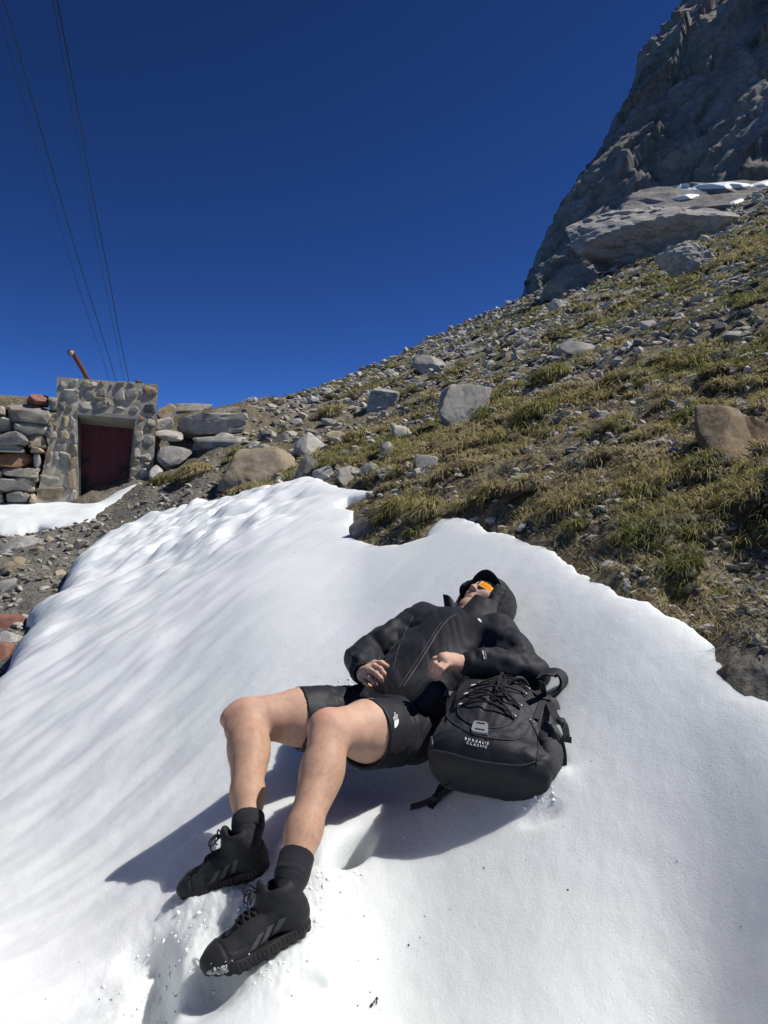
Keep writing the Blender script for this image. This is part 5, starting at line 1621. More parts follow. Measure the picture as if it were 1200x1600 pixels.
s.disp = both(folds(BMAT, (5, 5, 3), .006, 1.7, False), folds(np.stack([norm(LR + AX), FN, norm(AX - LR)]), (3, 6, 9), .006, 4.4),
              seg_folds(SHR, ELR, .085, .007, 11, 2.2, .35, 1.1), seg_folds(ELR, WRR, .075, .006, 16, 3.2, -.1, .9),
              seg_folds(SHL, ELL, .085, .007, 10, 6.2, .25, 1.1), seg_folds(ELL, WRL, .07, .006, 13, 7.2, -.1, .9))
jacket = sdf_obj('jacket', s, .0045, M['jacket'], person, 1)
# --- gathered cuffs
def cuff(el, wr, r0, r1, t0, t1):
    a = lerp(el, wr, t0); b = lerp(el, wr, t1); n = norm(b - a)
    e1 = norm(np.cross(n, [0, .3, 1])); e2 = np.cross(n, e1)
    s = SDF(); s.add(*fcone(a, b, r0, r1), .003, 'u')
    s.cone(b - n * .012, b + n * .02, r1 - .007, r1 - .006, .004, 's')
    s.add(half(a, -n), a, 9, 0, 'i')
    def rib(q, d):
        pa = q - a; ang = np.arctan2(pa @ e2, pa @ e1); t = pa @ n
        return (.0022 * np.sin(ang * 26 + 3 * noise3(q * 25)) + .002 * noise3(np.stack([t * 90, ang * 2, t * 0], -1))).astype(np.float32)
    s.disp = rib
    return sdf_obj('cuff', s, .0030, M['jacket'], jacket)
cuff(ELL, WRL, .046, .035, .80, .99)
cuff(ELR, WRR, .052, .038, .76, 1.0)

# --- hood, stand-up collar, cap and glasses
s = SDF()
s.ell(HD(.012, .002, .012), (.122, .146, .124), HMAT, .03)
s.ell(HD(-.05, -.045, .01), (.112, .100, .105), HMAT, .04)
s.cone(HD(-.05, -.03, 0), BD(.555, 0, -.01), .108, .098, .05)
s.cone(HD(.02, .07, -.100), HD(-.075, .03, -.099), .018, .022, .04)      # the wall of cloth beside the near cheek
# hollow: head room and face opening
s.ell(HD(-.005, .0, .012), (.106, .130, .112), HMAT, .010, 's')
s.ell(HD(-.075, .130, .008), (.101, .132, .160), HMAT, .010, 's')
s.cone(HD(-.07, .065, .018), NECK + FN * .065 + LR * .030, .068, .055, .015, 's')
s.disp = both(folds(HMAT, (10, 8, 7), .008, 9.1), folds(HMAT, (22, 14, 6), .003, 2.1))
hood = sdf_obj('hood', s, .0042, M['jacket'], jacket)
# collar: two stiff flaps beside the open zip
def flap(name, pts, w_dir, seed, rad=.007):
    """a stiff cloth leaf between two edges, with thickness"""
    a, b = pts
    n = 14; m = 10
    G = np.array([[lerp(p, q, j / (m - 1)) for j in range(m)] for p, q in zip(smooth_line(a, n), smooth_line(b, n))])
    nn = norm(np.cross(G[-1, 0] - G[0, 0], G[0, -1] - G[0, 0]))
    if nn @ (np.array([0, 0, CZ]) - G[0, 0]) < 0: nn = -nn
    bow = np.sin(np.linspace(0, math.pi, n))[:, None, None] * .006
    wob = noise3((G * 28 + seed).reshape(-1, 3)).reshape(n, m, 1) * .004
    top = G + nn * (rad * .5 + bow + wob); bot = G + nn * (-rad * .5 + bow + wob)
    V = np.concatenate([top.reshape(-1, 3), bot.reshape(-1, 3)]); N_ = n * m; Q = []
    for i in range(n - 1):
        for j in range(m - 1):
            p = i * m + j; Q.append([p, p + 1, p + m + 1, p + m]); Q.append([N_ + p, N_ + p + m, N_ + p + m + 1, N_ + p + 1])
    ring = [i * m for i in range(n)] + [(n - 1) * m + j for j in range(1, m)] + [i * m + m - 1 for i in range(n - 2, -1, -1)] + [j for j in range(m - 2, 0, -1)]
    for k in range(len(ring)):
        p, q = ring[k], ring[(k + 1) % len(ring)]; Q.append([p, p + N_, q + N_, q])
    me = mesh_np(name, V, quad=np.array(Q)); me.set_sharp_from_angle(angle=math.radians(50))
    return link(name, me, M['jacket'], hood)
flap('collar_flap', ([PY(692.5, 929.5, 2.86), PY(700, 931, 2.84), PY(706, 935, 2.83), PY(711, 943, 2.82)], [PY(697, 966, 2.80), PY(702, 966, 2.77), PY(708, 965, 2.75), PY(714, 960, 2.74)]), None, 1)
flap('collar_flap', ([PY(742, 929, 2.80), PY(752, 933, 2.785), PY(763, 937, 2.78), PY(778, 940, 2.80)], [PY(715, 959, 2.74), PY(728, 968, 2.70), PY(748, 976, 2.68), PY(772, 980, 2.68)]), None, 5)
# cap: crown and curved brim
s = SDF(); s.ell(HD(.050, -.012, 0), (.086, .103, .100), HMAT, .01)
s.add(half(HD(.048, 0, 0), -HA), HEADC, 9, 0, 'i')
cap = sdf_obj('cap', s, .004, M['cap'], person)
na, nr = 33, 10; V = []
for side in (0, 1):
    for i in range(nr):
        for j in range(na):
            th = math.radians(-82 + 164 * j / (na - 1)); t = i / (nr - 1)
            r = .092 * math.sin(th); f0 = .012 + .084 * math.cos(th)
            ext = .052 * math.cos(th * .99) ** .4 * t
            V.append(HD(.077 - .030 * (r / .085) ** 2 - .010 * t - (.0035 if side else 0), f0 + ext, r * (1 + .05 * t)))
V = np.array(V); Q = []; N_ = na * nr
for i in range(nr - 1):
    for j in range(na - 1):
        p = i * na + j; Q.append([p, p + 1, p + na + 1, p + na]); Q.append([N_ + p, N_ + p + na, N_ + p + na + 1, N_ + p + 1])
for j in range(na - 1):
    p = (nr - 1) * na + j; Q.append([p, p + 1, p + 1 + N_, p + N_])
link('brim', mesh_np('brim', V, quad=np.array(Q)), M['cap'], cap)
# sunglasses: wrap-round amber lenses in a clear frame
gl = empty('sunglasses', HD(0, .09, 0)); gl.parent = person; gl.location = Vector([float(c) for c in HD(0, .09, 0)]) - person.location
def lens_pt(az, el, o=0.0):
    a = math.radians(az)
    return HD(.008 + .026 * el * (1 - .25 * abs(az) / 70), .014 + (.098 + o) * math.cos(a) - .004 * el * el, (.085 + o) * math.sin(a))
for sg in (-1, 1):
    n1, n2 = 20, 9; V = []
    for o in (0.0, .0022):
        for i in range(n1):
            for j in range(n2):
                az = 7 + 62 * i / (n1 - 1); tp = math.sin(math.pi * min(1, (i / (n1 - 1)) * .82 + .18)) ** .6
                el = (-1 + 2 * j / (n2 - 1)); el = el * (tp if el < 0 else .92 * tp + .08)
                V.append(lens_pt(sg * az, el, o))
    V = np.array(V); Q = []; N_ = n1 * n2
    for i in range(n1 - 1):
        for j in range(n2 - 1):
            p = i * n2 + j; Q.append([p, p + 1, p + n2 + 1, p + n2]); Q.append([N_ + p, N_ + p + n2, N_ + p + n2 + 1, N_ + p + 1])
    ring = [i * n2 for i in range(n1)] + [(n1 - 1) * n2 + j for j in range(1, n2)] + [i * n2 + n2 - 1 for i in range(n1 - 2, -1, -1)] + [j for j in range(n2 - 2, 0, -1)]
    for k in range(len(ring)):
        p, q = ring[k], ring[(k + 1) % len(ring)]; Q.append([p, p + N_, q + N_, q])
    lens = link('lens', mesh_np('lens', V, quad=np.array(Q)), M['lens'], gl)
    rim = [V[N_ + r] for r in ring] + [V[N_ + ring[0]]]
    tube_obj('frame', rim, .0020, M['frame'], gl, seg=6, n=90)
    tube_obj('temple', [lens_pt(sg * 69, .6, .001), HD(.020, .015, sg * .083), HD(.016, -.03, sg * .081)], .0024, M['frame'], gl, seg=6, n=12)
tube_obj('bridge', [lens_pt(-8, .35, .002), lens_pt(0, .55, .003), lens_pt(8, .35, .002)], .0022, M['frame'], gl, seg=6, n=10)

# ------------------------------------------------------------------ prints and seams laid onto cloth
def bvh_of(*obs):
    V = []; Fc = []
    for o in obs:
        off = len(V); mw = Matrix.Translation(Vector((0, 0, 0)))
        loc = Vector((0, 0, 0)); q = o
        while q is not None: loc += Vector(q.location); q = q.parent
        V += [v.co + loc for v in o.data.vertices]; Fc += [[i + off for i in p.vertices] for p in o.data.polygons]
    return BVHTree.FromPolygons(V, Fc)
EYE = Vector((0, 0, CZ))
def hit_px(bvh, px, py, off=.0):
    d = Vector(((px - 600) / F, 1, (800 - py) / F)).normalized()
    h = bvh.ray_cast(EYE, d)
    if h[0] is None: return None
    n = h[1] if h[1].dot(d) < 0 else -h[1]
    return np.array(h[0] + n * off)
def decal_px(name, polys, bvh, mat, parent, step=1.2, off=.0012, thick=.001):
    """flat print: outlines given as seen in the photo, laid on the cloth with a little thickness"""
    bm = bmesh.new()
    for poly in polys:
        vs = []
        for a, b in zip(poly, poly[1:] + poly[:1]):
            n = max(1, int(math.hypot(b[0] - a[0], b[1] - a[1]) / step))
            for k in range(n): vs.append((a[0] + (b[0] - a[0]) * k / n, a[1] + (b[1] - a[1]) * k / n))
        hv = [hit_px(bvh, x, y, off) for x, y in vs]
        if any(h is None for h in hv): continue
        bm.faces.new([bm.verts.new(h) for h in hv])
    bmesh.ops.triangulate(bm, faces=bm.faces)
    r = bmesh.ops.extrude_face_region(bm, geom=bm.faces[:])
    for v in [g for g in r['geom'] if isinstance(g, bmesh.types.BMVert)]:
        d = (v.co - EYE).normalized(); v.co -= d * thick
    bmesh.ops.recalc_face_normals(bm, faces=bm.faces)
    return bm_obj(name, bm, mat, parent)
def text_px(name, body, x, y, size, ang, bvh, mat, parent, sx=1.0, spacing=1.0, off=.0014, shear=0.0, bold=.0):
    """lettering printed on cloth: baseline start, size and angle in photo pixels"""
    cu = bpy.data.curves.new('lettering', 'FONT'); cu.body = body; cu.size = 1.0; cu.space_character = spacing; cu.offset = bold
    cu.resolution_u = 2
    ob = bpy.data.objects.new('lettering', cu); COL.objects.link(ob)
    me = bpy.data.meshes.new_from_object(ob); bpy.data.objects.remove(ob)
    ca, sa = math.cos(ang), math.sin(ang)
    bad = []
    for v in me.vertices:
        tx, ty = v.co.x * size * sx + v.co.y * size * shear, -v.co.y * size
        h = hit_px(bvh, x + tx * ca - ty * sa, y + tx * sa + ty * ca, off)
        if h is None: h = (0, 0, -5)
        v.co = h
    return link(name, me, mat, parent)
def seam_px(name, pts, bvh, rad, mat, parent, off=.0, n=40):
    ln = smooth_line([(a, b, 0) for a, b in pts], n)
    q = [hit_px(bvh, a, b, off) for a, b, _ in ln]; q = [p for p in q if p is not None]
    if len(q) > 2:
        q = np.array(q); 
        for _ in range(2): q[1:-1] = (q[:-2] + 2 * q[1:-1] + q[2:]) / 4
        return tube_obj(name, q, rad, mat, parent, seg=6, n=0)

jb = bvh_of(jacket, hood)
seam_px('zipper', [(713, 960), (700, 968), (686, 985), (672, 1008), (655, 1035), (640, 1058), (629, 1075)], jb, .0024, M['zip'], jacket)
seam_px('stitching', [(706, 962), (690, 972), (679, 988), (664, 1012), (648, 1037), (633, 1059), (622, 1076)], jb, .0010, M['zip'], jacket)
tube_obj('zip_pull', [PY(702, 961.5, 2.79), PY(706, 959, 2.785), PY(712, 957.5, 2.78)], .0035, M['lace'], jacket, n=8)
seam_px('seam', [(646, 962), (634, 985), (622, 1015), (614, 1045)], jb, .0011, M['zip'], jacket)
seam_px('seam', [(771, 986), (760, 1000), (752, 1020), (744, 1042)], jb, .0011, M['zip'], jacket)
decal_px('chest_logo', [[(746, 966.5), (749, 966.8), (752, 969.5), (752.6, 973), (750.5, 972), (747.5, 969.5)]], jb, M['print'], jacket)
decal_px('sleeve_print', [[(753.5, 1017), (755.2, 1017), (756.5, 1024), (754.8, 1024)], [(755.2, 1025), (756.6, 1025), (757.6, 1030), (756.2, 1030)], [(757.5, 1018.5), (758.1, 1018.5), (758.5, 1021), (757.9, 1021)], [(758, 1022), (758.6, 1022), (759, 1025), (758.4, 1025)], [(758.6, 1026), (759.2, 1026), (759.6, 1029.5), (759.0, 1029.5)]], jb, M['print'], jacket, step=.6)
decal_px('hem_tag', [[(694, 1078.5), (708, 1080), (703, 1086.5), (691.5, 1087)]], bvh_of(jacket, shorts), M['patch'], jacket, off=.004)
sb = bvh_of(shorts)
# quarter-dome emblem with its three lines of lettering, standing upright along the trouser leg
def arc(cx, cy, r, a0, a1, n=8): return [(cx + r * math.cos(math.radians(a0 + (a1 - a0) * k / n)), cy + r * math.sin(math.radians(a0 + (a1 - a0) * k / n))) for k in range(n + 1)]
decal_px('shorts_logo', [
    [(615.6, 1126.4), (622.6, 1123.6)] + [(622.6, 1128), (621.6, 1132), (619.6, 1135.6), (616.2, 1138.0)],
    ], sb, M['print'], shorts, step=.7)
for i, (bd, x0) in enumerate((('THE', 615.0), ('NORTH', 617.2), ('FACE', 619.8))):
    text_px('shorts_lettering', bd, x0 + 1.6, 1125.4 - .9 * i, 3.3, -math.pi / 2 - .12, sb, M['print'], shorts, sx=.98 if i else .9, off=.0014, bold=.02)
# ------------------------------------------------------------------ hiking shoes
def make_shoe(heel, T, up, side_sign, label, toe_snow):
    T = norm(T); U = norm(up - T * (up @ T)); W = np.cross(T, U) * side_sign          # W: towards the outer side
    R3 = np.stack([T, U, W])
    def G(t, u, w): return heel + T * t + U * u + W * w
    def loc(q): return (q - heel.astype(np.float32)) @ R3.T.astype(np.float32)
    foot = [((.040, .000), .0355), ((.135, .006), .0360), ((.205, .002), .0470), ((.243, -.003), .0370)]
    def plan(l, grow=0.0):
        d = np.full(len(l), 9.0, np.float32); q = l[:, [0, 2]]
        for (a, ra), (b, rb) in zip(foot[:-1], foot[1:]):
            a = np.array(a, np.float32); b = np.array(b, np.float32); ba = b - a
            h = np.clip(((q - a) @ ba) / (ba @ ba), 0, 1)
            e = np.linalg.norm(q - a - h[:, None] * ba, axis=1) - (ra + (rb - ra) * h)
            k = .03; hh = np.maximum(k - np.abs(d - e), 0) / k
            d = np.minimum(d, e) - hh * hh * k * .25
        return d - grow
    def rise(t): return .016 * sstep(.17, .285, t) + .008 * sstep(.06, -.01, t)
    def sole_fn(q):
        l = loc(q); u = l[:, 1] - rise(l[:, 0])
        lug = .0035 * (np.sin(l[:, 0] * 2 * math.pi / .024 + 1.5 * np.sign(l[:, 2])) > .1) * (u < .010)
        groove = .0016 * np.sin(l[:, 0] * 2 * math.pi / .011) * ((u > .016) & (u < .026))
        d2 = plan(l) + lug + groove - .004 * (1 - np.abs(u - .018) / .02)
        return np.maximum(d2, np.abs(u - .016) - .0165 + .5 * lug)
    mid = heel + T * .14 + U * .02
    s = SDF(); s.add(sole_fn, mid, .19, 0, 'u')
    V, Q = s.mesh(.0026, pad=.01)
    sh = SDF(); k = .03
    sh.ell(G(.040, .062, 0), (.040, .055, .035), R3, k)
    sh.cone(G(.046, .06, 0), G(.058, .118, 0), .040, .041, k)
    sh.cone(G(.075, .080, 0), G(.150, .058, .0), .038, .036, k); sh.cone(G(.15, .055, .0), G(.205, .040, 0), .037, .038, k)
    sh.ell(G(.228, .036, -.001), (.050, .031, .041), R3, k)
    sh.ell(G(.205, .030, .0), (.06, .028, .0455), R3, k)
    sh.cone(G(.105, .108, 0), G(.094, .152, 0), .020, .018, .018)                         # tongue
    sh.ell(G(.058, .126, 0), (.044, .020, .044), R3, .012)                               # padded collar
    sh.cone(G(.058, .125, 0), G(.062, .17, 0), .0315, .034, .006, 's')                    # opening
    sh.add(lambda q: -(loc(q)[:, 1] - .014 - rise(loc(q)[:, 0])), mid, 9, 0, 'i')
    def tr(q, d):
        l = loc(q)
        g = .0016 * np.exp(-((plan(l, 0) + .004) / .02) ** 2)
        seam = .0018 * np.exp(-((l[:, 1] - (.052 + .10 * (l[:, 0] - .14) * -1 * (l[:, 0] < .14))) / .0022) ** 2)
        cap = .0022 * np.exp(-((l[:, 0] - (.232 - .25 * np.abs(l[:, 2]))) / .0022) ** 2)
        return (seam * (l[:, 0] < .2) + cap - .0022 * sstep(.236, .24, l[:, 0] + .25 * np.abs(l[:, 2])) + .0010 * noise3(q * 60)).astype(np.float32)
    sh.disp = tr
    VU, QU = sh.mesh(.0030, pad=.01)
    shoe = link('shoe', mesh_np('shoe', VU, quad=QU), M['shoe'], person, None)
    if label: shoe['label'] = label
    link('sole', mesh_np('sole', V, quad=Q), M['sole'], shoe)
    bv = bvh_of(shoe)
    def onto(t, w, off=.002, dirv=None):
        dv = -U if dirv is None else dirv
        o = G(t, .09 if dirv is None else .05, w) - dv * .12
        h = bv.ray_cast(Vector(o), Vector(dv))
        return np.array(h[0]) - dv * off if h[0] is not None else G(t, .08, w)
    # laces
    eyes = []
    for i in range(6):
        t = .178 - .0155 * i; w = .0185 + .0012 * i
        eyes.append((onto(t, -w, .003), onto(t + .0, w, .003)))
    for i in range(5):
        a, b = eyes[i], eyes[i + 1]
        for p, q in ((a[0], b[1]), (a[1], b[0])):
            m = (p + q) / 2 + U * .006 + T * .004
            tube_obj('lace', [p, lerp(p, m, .6) + U * .002, m, lerp(m, q, .5) + U * .002, q], .0026, M['lace'], shoe, seg=6, n=14)
    tube_obj('lace', [eyes[0][0], (eyes[0][0] + eyes[0][1]) / 2 + U * .004, eyes[0][1]], .0026, M['lace'], shoe, seg=6, n=10)
    kn = (eyes[5][0] + eyes[5][1]) / 2 + U * .012 + T * .012
    for sg, ln in ((1, .040), (-1, .046)):
        tube_obj('lace', [kn, kn + W * sg * .020 + U * .014 + T * .010, kn + W * sg * ln + U * .006 + T * .024, kn + W * sg * ln * .8 - U * .010 + T * .026, kn + W * sg * .012 - U * .002 + T * .010, kn], .0026, M['lace'], shoe, seg=6, n=26)
        tube_obj('lace', [kn, kn + W * sg * .014 + U * .006 + T * .02, kn + W * sg * .022 - U * .016 + T * .034, kn + W * sg * .026 - U * .026 + T * .030], .0022, M['lace'], shoe, seg=6, n=14)
    tube_obj('lace_knot', [kn - W * .009, kn + U * .003, kn + W * .009], .0055, M['lace'], shoe, seg=8, n=8)
    # heel loop
    tube_obj('heel_loop', [G(.016, .118, 0), G(-.006, .128, .004), G(-.010, .142, .002), G(.010, .146, 0), G(.018, .130, 0)], .005, M['lace'], shoe, seg=8, n=20)
    # three slanted bands on each flank
    for sg in (1, -1):
        for k in range(3):
            t0 = .082 + .029 * k; pts = []
            lo, hi = .038, .076 - .006 * k
            pl = [(t0 + .014, lo), (t0 + .031, lo), (t0 + .001, hi), (t0 - .016, hi)]
            nU, nT = 12, 7; Vv = []; bad = False
            for o in (.0012, .0002):
                for i in range(nU):
                    for j in range(nT):
                        a = lerp(pl[0], pl[3], i / (nU - 1)); b = lerp(pl[1], pl[2], i / (nU - 1)); c = lerp(a, b, j / (nT - 1))
                        p0 = G(c[0], c[1], sg * .13)
                        h = bv.ray_cast(Vector(p0), Vector(-W * sg))
                        if h[0] is None: bad = True; continue
                        Vv.append(np.array(h[0]) + W * sg * (o + .0008))
            if bad: continue
            N_ = nU * nT; Q_ = []
            for i in range(nU - 1):
                for j in range(nT - 1):
                    p = i * nT + j; Q_.append([p, p + 1, p + nT + 1, p + nT])
            for i in range(nU - 1):
                for j in (0, nT - 1):
                    p = i * nT + j; Q_.append([p, p + nT, p + nT + N_, p + N_])
            link('stripe', mesh_np('stripe', np.array(Vv), quad=np.array(Q_)), M['stripe'], shoe)
    if toe_snow:
        rs = np.random.RandomState(5); v, f = ICO[1]; Vs = []; Fs = []
        bs = bvh_of(shoe, bpy.data.objects[shoe.children[0].name])
        for k in range(toe_snow):
            t = rs.normal(.25, .022); u = .018 + abs(rs.normal(0, .010)); w = rs.uniform(-.02, .055)
            d = norm(T * .8 + W * .9); o = G(t - .03, u, w) + d * .2
            h = bs.ray_cast(Vector(o), Vector(-d))
            if h[0] is None: continue
            r = rs.uniform(.0012, .0042) ; c = np.array(h[0]) + d * r * .3
            Fs.append(f + len(Vs) * len(v)); Vs.append(v * r * rs.uniform(.7, 1.3, 3) + c)
        if Vs: link('snow_crust', mesh_np('snow_crust', np.concatenate(Vs), tri=np.concatenate(Fs)), M['snow'], shoe, None, kind='stuff')
    p = Vector([float(c) for c in heel]) - person.location
    for o in [shoe] + list(shoe.children): o.data.transform(Matrix.Translation(p) @ Matrix.Scale(SHOE_S, 4) @ Matrix.Translation(-p))
    return shoe, G
SHOE_S = 0.94
UPN = np.array([-.30, -.14, .94])
def heel_of(an, kn, T, up, back=.036, drop=.105):
    T = norm(T); U = norm(np.asarray(up) - T * (np.asarray(up) @ T)); sh = norm(an - kn)
    return an + sh * .02 - T * back - U * drop
TL, UL = np.array([-.86, -.40, -.22]), np.array([0, .15, .98]); TR, UR = np.array([-.94, .02, -.32]), np.array([-.20, .10, .95])
HL_ = heel_of(ANL, KNL, TL, UL); HR_ = heel_of(ANR, KNR, TR, UR)
shoeL, GL = make_shoe(HL_, TL, UL, -1, None, 150)
shoeR, GR = make_shoe(HR_, TR, UR, 1, 'shoe of the far foot, in the shade of the leg', 60)
text_px('shoe_lettering', 'TERREX', 355, 1491, 4.5, .03, bvh_of(shoeL), M['stripe'], shoeL, off=.001)

# ------------------------------------------------------------------ backpack
BW = norm([.96, -.25, -.12]); BA = norm([.27, .905, .338]); BN = np.cross(BW, BA); BA = np.cross(BN, BW)
BC = P(777, 1136, 2.17) - np.array([0, -.012, .030])
PM = np.stack([BW, BA, BN])
def BP(w, a, n): return BC + BW * w + BA * a + BN * n
pack_root = BP(0, -.1, -.1)
def pack_folds():
    return both(folds(PM, (7, 5, 5), .009, 3.3), folds(PM, (16, 9, 9), .005, 8.8))
s = SDF()
s.box(BP(0, 0, -.005), (.158, .205, .080), .062, PM, .02)
s.ell(BP(0, .19, -.01), (.130, .055, .075), PM, .04)
s.ell(BP(-.01, .035, .062), (.125, .165, .044), PM, .03)                 # front pocket
s.ell(BP(0, -.14, .045), (.155, .055, .055), PM, .05)
s.ell(BP(.150, -.085, .0), (.035, .10, .07), PM, .03); s.ell(BP(-.150, -.085, .0), (.035, .10, .07), PM, .03)
s.ell(BP(.155, .08, .01), (.022, .09, .05), PM, .03)
s.cone(BP(-.155, -.19, .05), BP(-.155, .12, .06), .004, .004, .012, 's')
s.disp = pack_folds()
V, Q = s.mesh(.0045)
pack = link('backpack', mesh_np('backpack', V, quad=Q), M['pack'], None, pack_root,
            label='black hiking backpack laced with cords, lying on the snow beside the person', category='backpack')
bb = bvh_of(pack)
# base of heavier, darker cloth
s = SDF(); s.box(BP(0, -.006, -.007), (.163, .205, .0825), .063, PM, .02); s.ell(BP(0, -.142, .043), (.160, .057, .057), PM, .05)
s.ell(BP(.152, -.12, .0), (.030, .07, .07), PM, .03); s.ell(BP(-.152, -.12, .0), (.030, .07, .07), PM, .03)
def cutf(q):
    l = (q - BC.astype(np.float32)) @ PM.T.astype(np.float32)
    return (l[:, 1] + .118 + .22 * (l[:, 0]) ** 2 - .28 * np.maximum(.02 - l[:, 2], 0) * 1.0) 
s.add(cutf, BC, 9, 0, 'i'); s.disp = both(folds(PM, (5, 7, 6), .006, 5.3), folds(PM, (8, 15, 9), .0035, 2.3))
base = sdf_obj('base_panel', s, .0045, M['pack_dark'], pack)
# stretch mesh side pocket
n_ = N('stretch_mesh'); _v = n_.voro(330, out='Distance', rand=.35)
n_.col(n_.ramp(_v, [(.25, (.006, .006, .007)), (.55, (.045, .047, .052))])).rough(.7).bump(_v, .8, .002); M['mesh'] = n_.m
s = SDF(); s.ell(BP(.158, -.060, .012), (.047, .112, .080), PM, .02)
s.add(half(BP(0, .018, 0), norm(BA * .95 - BN * .3)), BC, 9, 0, 'i'); s.disp = folds(PM, (8, 9, 14), .006, 1.1)
sdf_obj('mesh_pocket', s, .004, M['mesh'], pack)
bb2 = bvh_of(pack, base)
# reflective loop patch with two slots
def rrect(pts, r=.25):
    out = []
    n = len(pts)
    for i in range(n):
        p, c, q = np.array(pts[i - 1]), np.array(pts[i]), np.array(pts[(i + 1) % n])
        a = lerp(c, p, r); b = lerp(c, q, r)
        out += [tuple(a), tuple(.25 * a + .5 * c + .25 * b), tuple(b)]
    return out
_pc = [hit_px(bb, *q) for q in ((741, 1130.6), (762.5, 1134), (762.8, 1151.5), (735.5, 1146.8))]
_pn = np.cross(_pc[1] - _pc[0], _pc[3] - _pc[0]); _pn = norm(_pn); _pn = _pn if _pn @ (np.array([0, 0, CZ]) - _pc[0]) > 0 else -_pn
def patch_pt(u, v, o): return lerp(lerp(_pc[0], _pc[1], u), lerp(_pc[3], _pc[2], u), v) + _pn * o
def plate(name, uv, o0, o1, mat, parent):
    return bm_obj(name, prism([patch_pt(u, v, o1) for u, v in uv], -_pn * (o1 - o0)), mat, parent)
patch = plate('patch', rrect([(0, 0), (1, 0), (1, 1), (0, 1)], .2), .004, .011, M['patch'], pack)
plate('slot', rrect([(.22, .16), (.80, .16), (.80, .26), (.22, .26)], .1), .009, .0125, M['lace'], patch)
plate('slot', rrect([(.22, .74), (.80, .74), (.80, .84), (.22, .84)], .1), .009, .0125, M['lace'], patch)
text_px('lettering', 'BOREALIS', 726.5, 1157.3, 5.4, .215, bb2, M['print'], pack, sx=1.0, spacing=1.75, off=.0065, bold=.02)
text_px('lettering', 'CLASSIC', 729.3, 1163.2, 5.4, .225, bb2, M['print'], pack, sx=1.0, spacing=1.75, off=.0065, bold=.02)
# seams of the pockets
seam_px('piping', [(694, 1096), (695.5, 1112), (703, 1126), (718, 1137), (740, 1148), (775, 1155), (805, 1156), (818, 1148), (828, 1135)], bb2, .0032, M['webbing'], pack, .001, 60)
seam_px('piping', [(719, 1096), (715, 1106), (718, 1118), (730, 1129), (750, 1136), (775, 1138), (793, 1133), (803, 1122)], bb2, .0026, M['webbing'], pack, .001, 60)
seam_px('zipper', [(676, 1165), (675, 1140), (682, 1118), (694, 1103), (708, 1090)], bb2, .004, M['zip'], pack, .001, 40)
seam_px('piping', [(831, 1133), (840, 1150), (841, 1170), (838, 1195)], bb2, .003, M['webbing'], pack, .001, 40)
seam_px('piping', [(674, 1172), (700, 1176), (735, 1186), (775, 1193), (815, 1196), (836, 1190)], bb2, .0028, M['webbing'], pack, .001, 60)
# bungee cord
LP = [(721, 1103), (729, 1086.6), (739.7, 1073.6), (751.6, 1061)]; RP = [(801, 1120), (810.5, 1103.5), (818, 1085), (823, 1069)]
def hp(px, py, off):
    h = hit_px(bb2, px, py, 0)
    if h is None: h = hit_px(bb2, px, py + 8, 0)
    return (h if h is not None else P(px, py, 2.2)) + BN * off
for k, (l, r) in enumerate(zip(LP, RP)):
    for p, sx in ((l, -1), (r, 1)):
        c = hp(*p, .007)
        tube_obj('cord_end', [c - BW * .005 * sx + BA * .004, c, c + BW * .010 * sx - BA * .008], .0042, M['metal'], pack, seg=8, n=8)
def cord(a, b, bow, lift=.012):
    q = []
    for t in np.linspace(0, 1, 9):
        x = a[0] + (b[0] - a[0]) * t; y = a[1] + (b[1] - a[1]) * t + bow * math.sin(math.pi * t)
        q.append(hp(x, y, .006 + lift * math.sin(math.pi * t) ** .7))
    q = np.array(q)
    for _ in range(3): q[1:-1] = (q[:-2] + 2 * q[1:-1] + q[2:]) / 4
    tube_obj('bungee_cord', q, .0030, M['lace'], pack, seg=8, n=26)
cord(LP[0], RP[0], -8); cord(LP[0], RP[1], -12); cord(LP[1], RP[0], -12); cord(LP[1], RP[2], -8); cord(LP[2], RP[1], -9)
cord(LP[2], RP[3], -6); cord(LP[3], RP[3], -4)
for pts in ([(785, 1060), (777, 1072), (781, 1084), (789, 1096)], [(784, 1061), (790, 1073), (783, 1082), (792, 1092)], [(783, 1060), (779, 1078), (774, 1087), (786, 1091)]):
    tube_obj('bungee_cord', [hp(a, b, .022) for a, b in pts], .0028, M['lace'], pack, seg=8, n=22)
c = hp(789, 1094, .02); tube_obj('cord_lock', [c - BA * .012 + BW * .004, c, c + BA * .010 - BW * .006], [.005, .005, .006, .007, .007, .007, .006, .005], M['lace'], pack, seg=8, n=8)
# webbing
def ribbon(name, pts, nrm, width, mat, parent, n=30, thick=.0022, twist=0.0):
    ln = smooth_line(pts, n); t = np.gradient(ln, axis=0); t /= np.linalg.norm(t, axis=1)[:, None]
    V = []; nr_ = smooth_line(nrm, n) if np.ndim(nrm) == 2 else np.tile(norm(nrm), (n, 1))
    for i in range(n):
        s_ = np.cross(t[i], nr_[i]); s_ /= np.linalg.norm(s_) + 1e-9; m = np.cross(s_, t[i])
        for a, b in ((-1, -1), (1, -1), (1, 1), (-1, 1)): V.append(ln[i] + s_ * a * width / 2 + m * b * thick / 2)
    Q = [[i * 4 + k, i * 4 + (k + 1) % 4, (i + 1) * 4 + (k + 1) % 4, (i + 1) * 4 + k] for i in range(n - 1) for k in range(4)]
    Q += [[3, 2, 1, 0], [n * 4 - 4, n * 4 - 3, n * 4 - 2, n * 4 - 1]]
    me = mesh_np(name, np.array(V), quad=np.array(Q)); me.set_sharp_from_angle(angle=math.radians(40))
    return link(name, me, mat, parent)
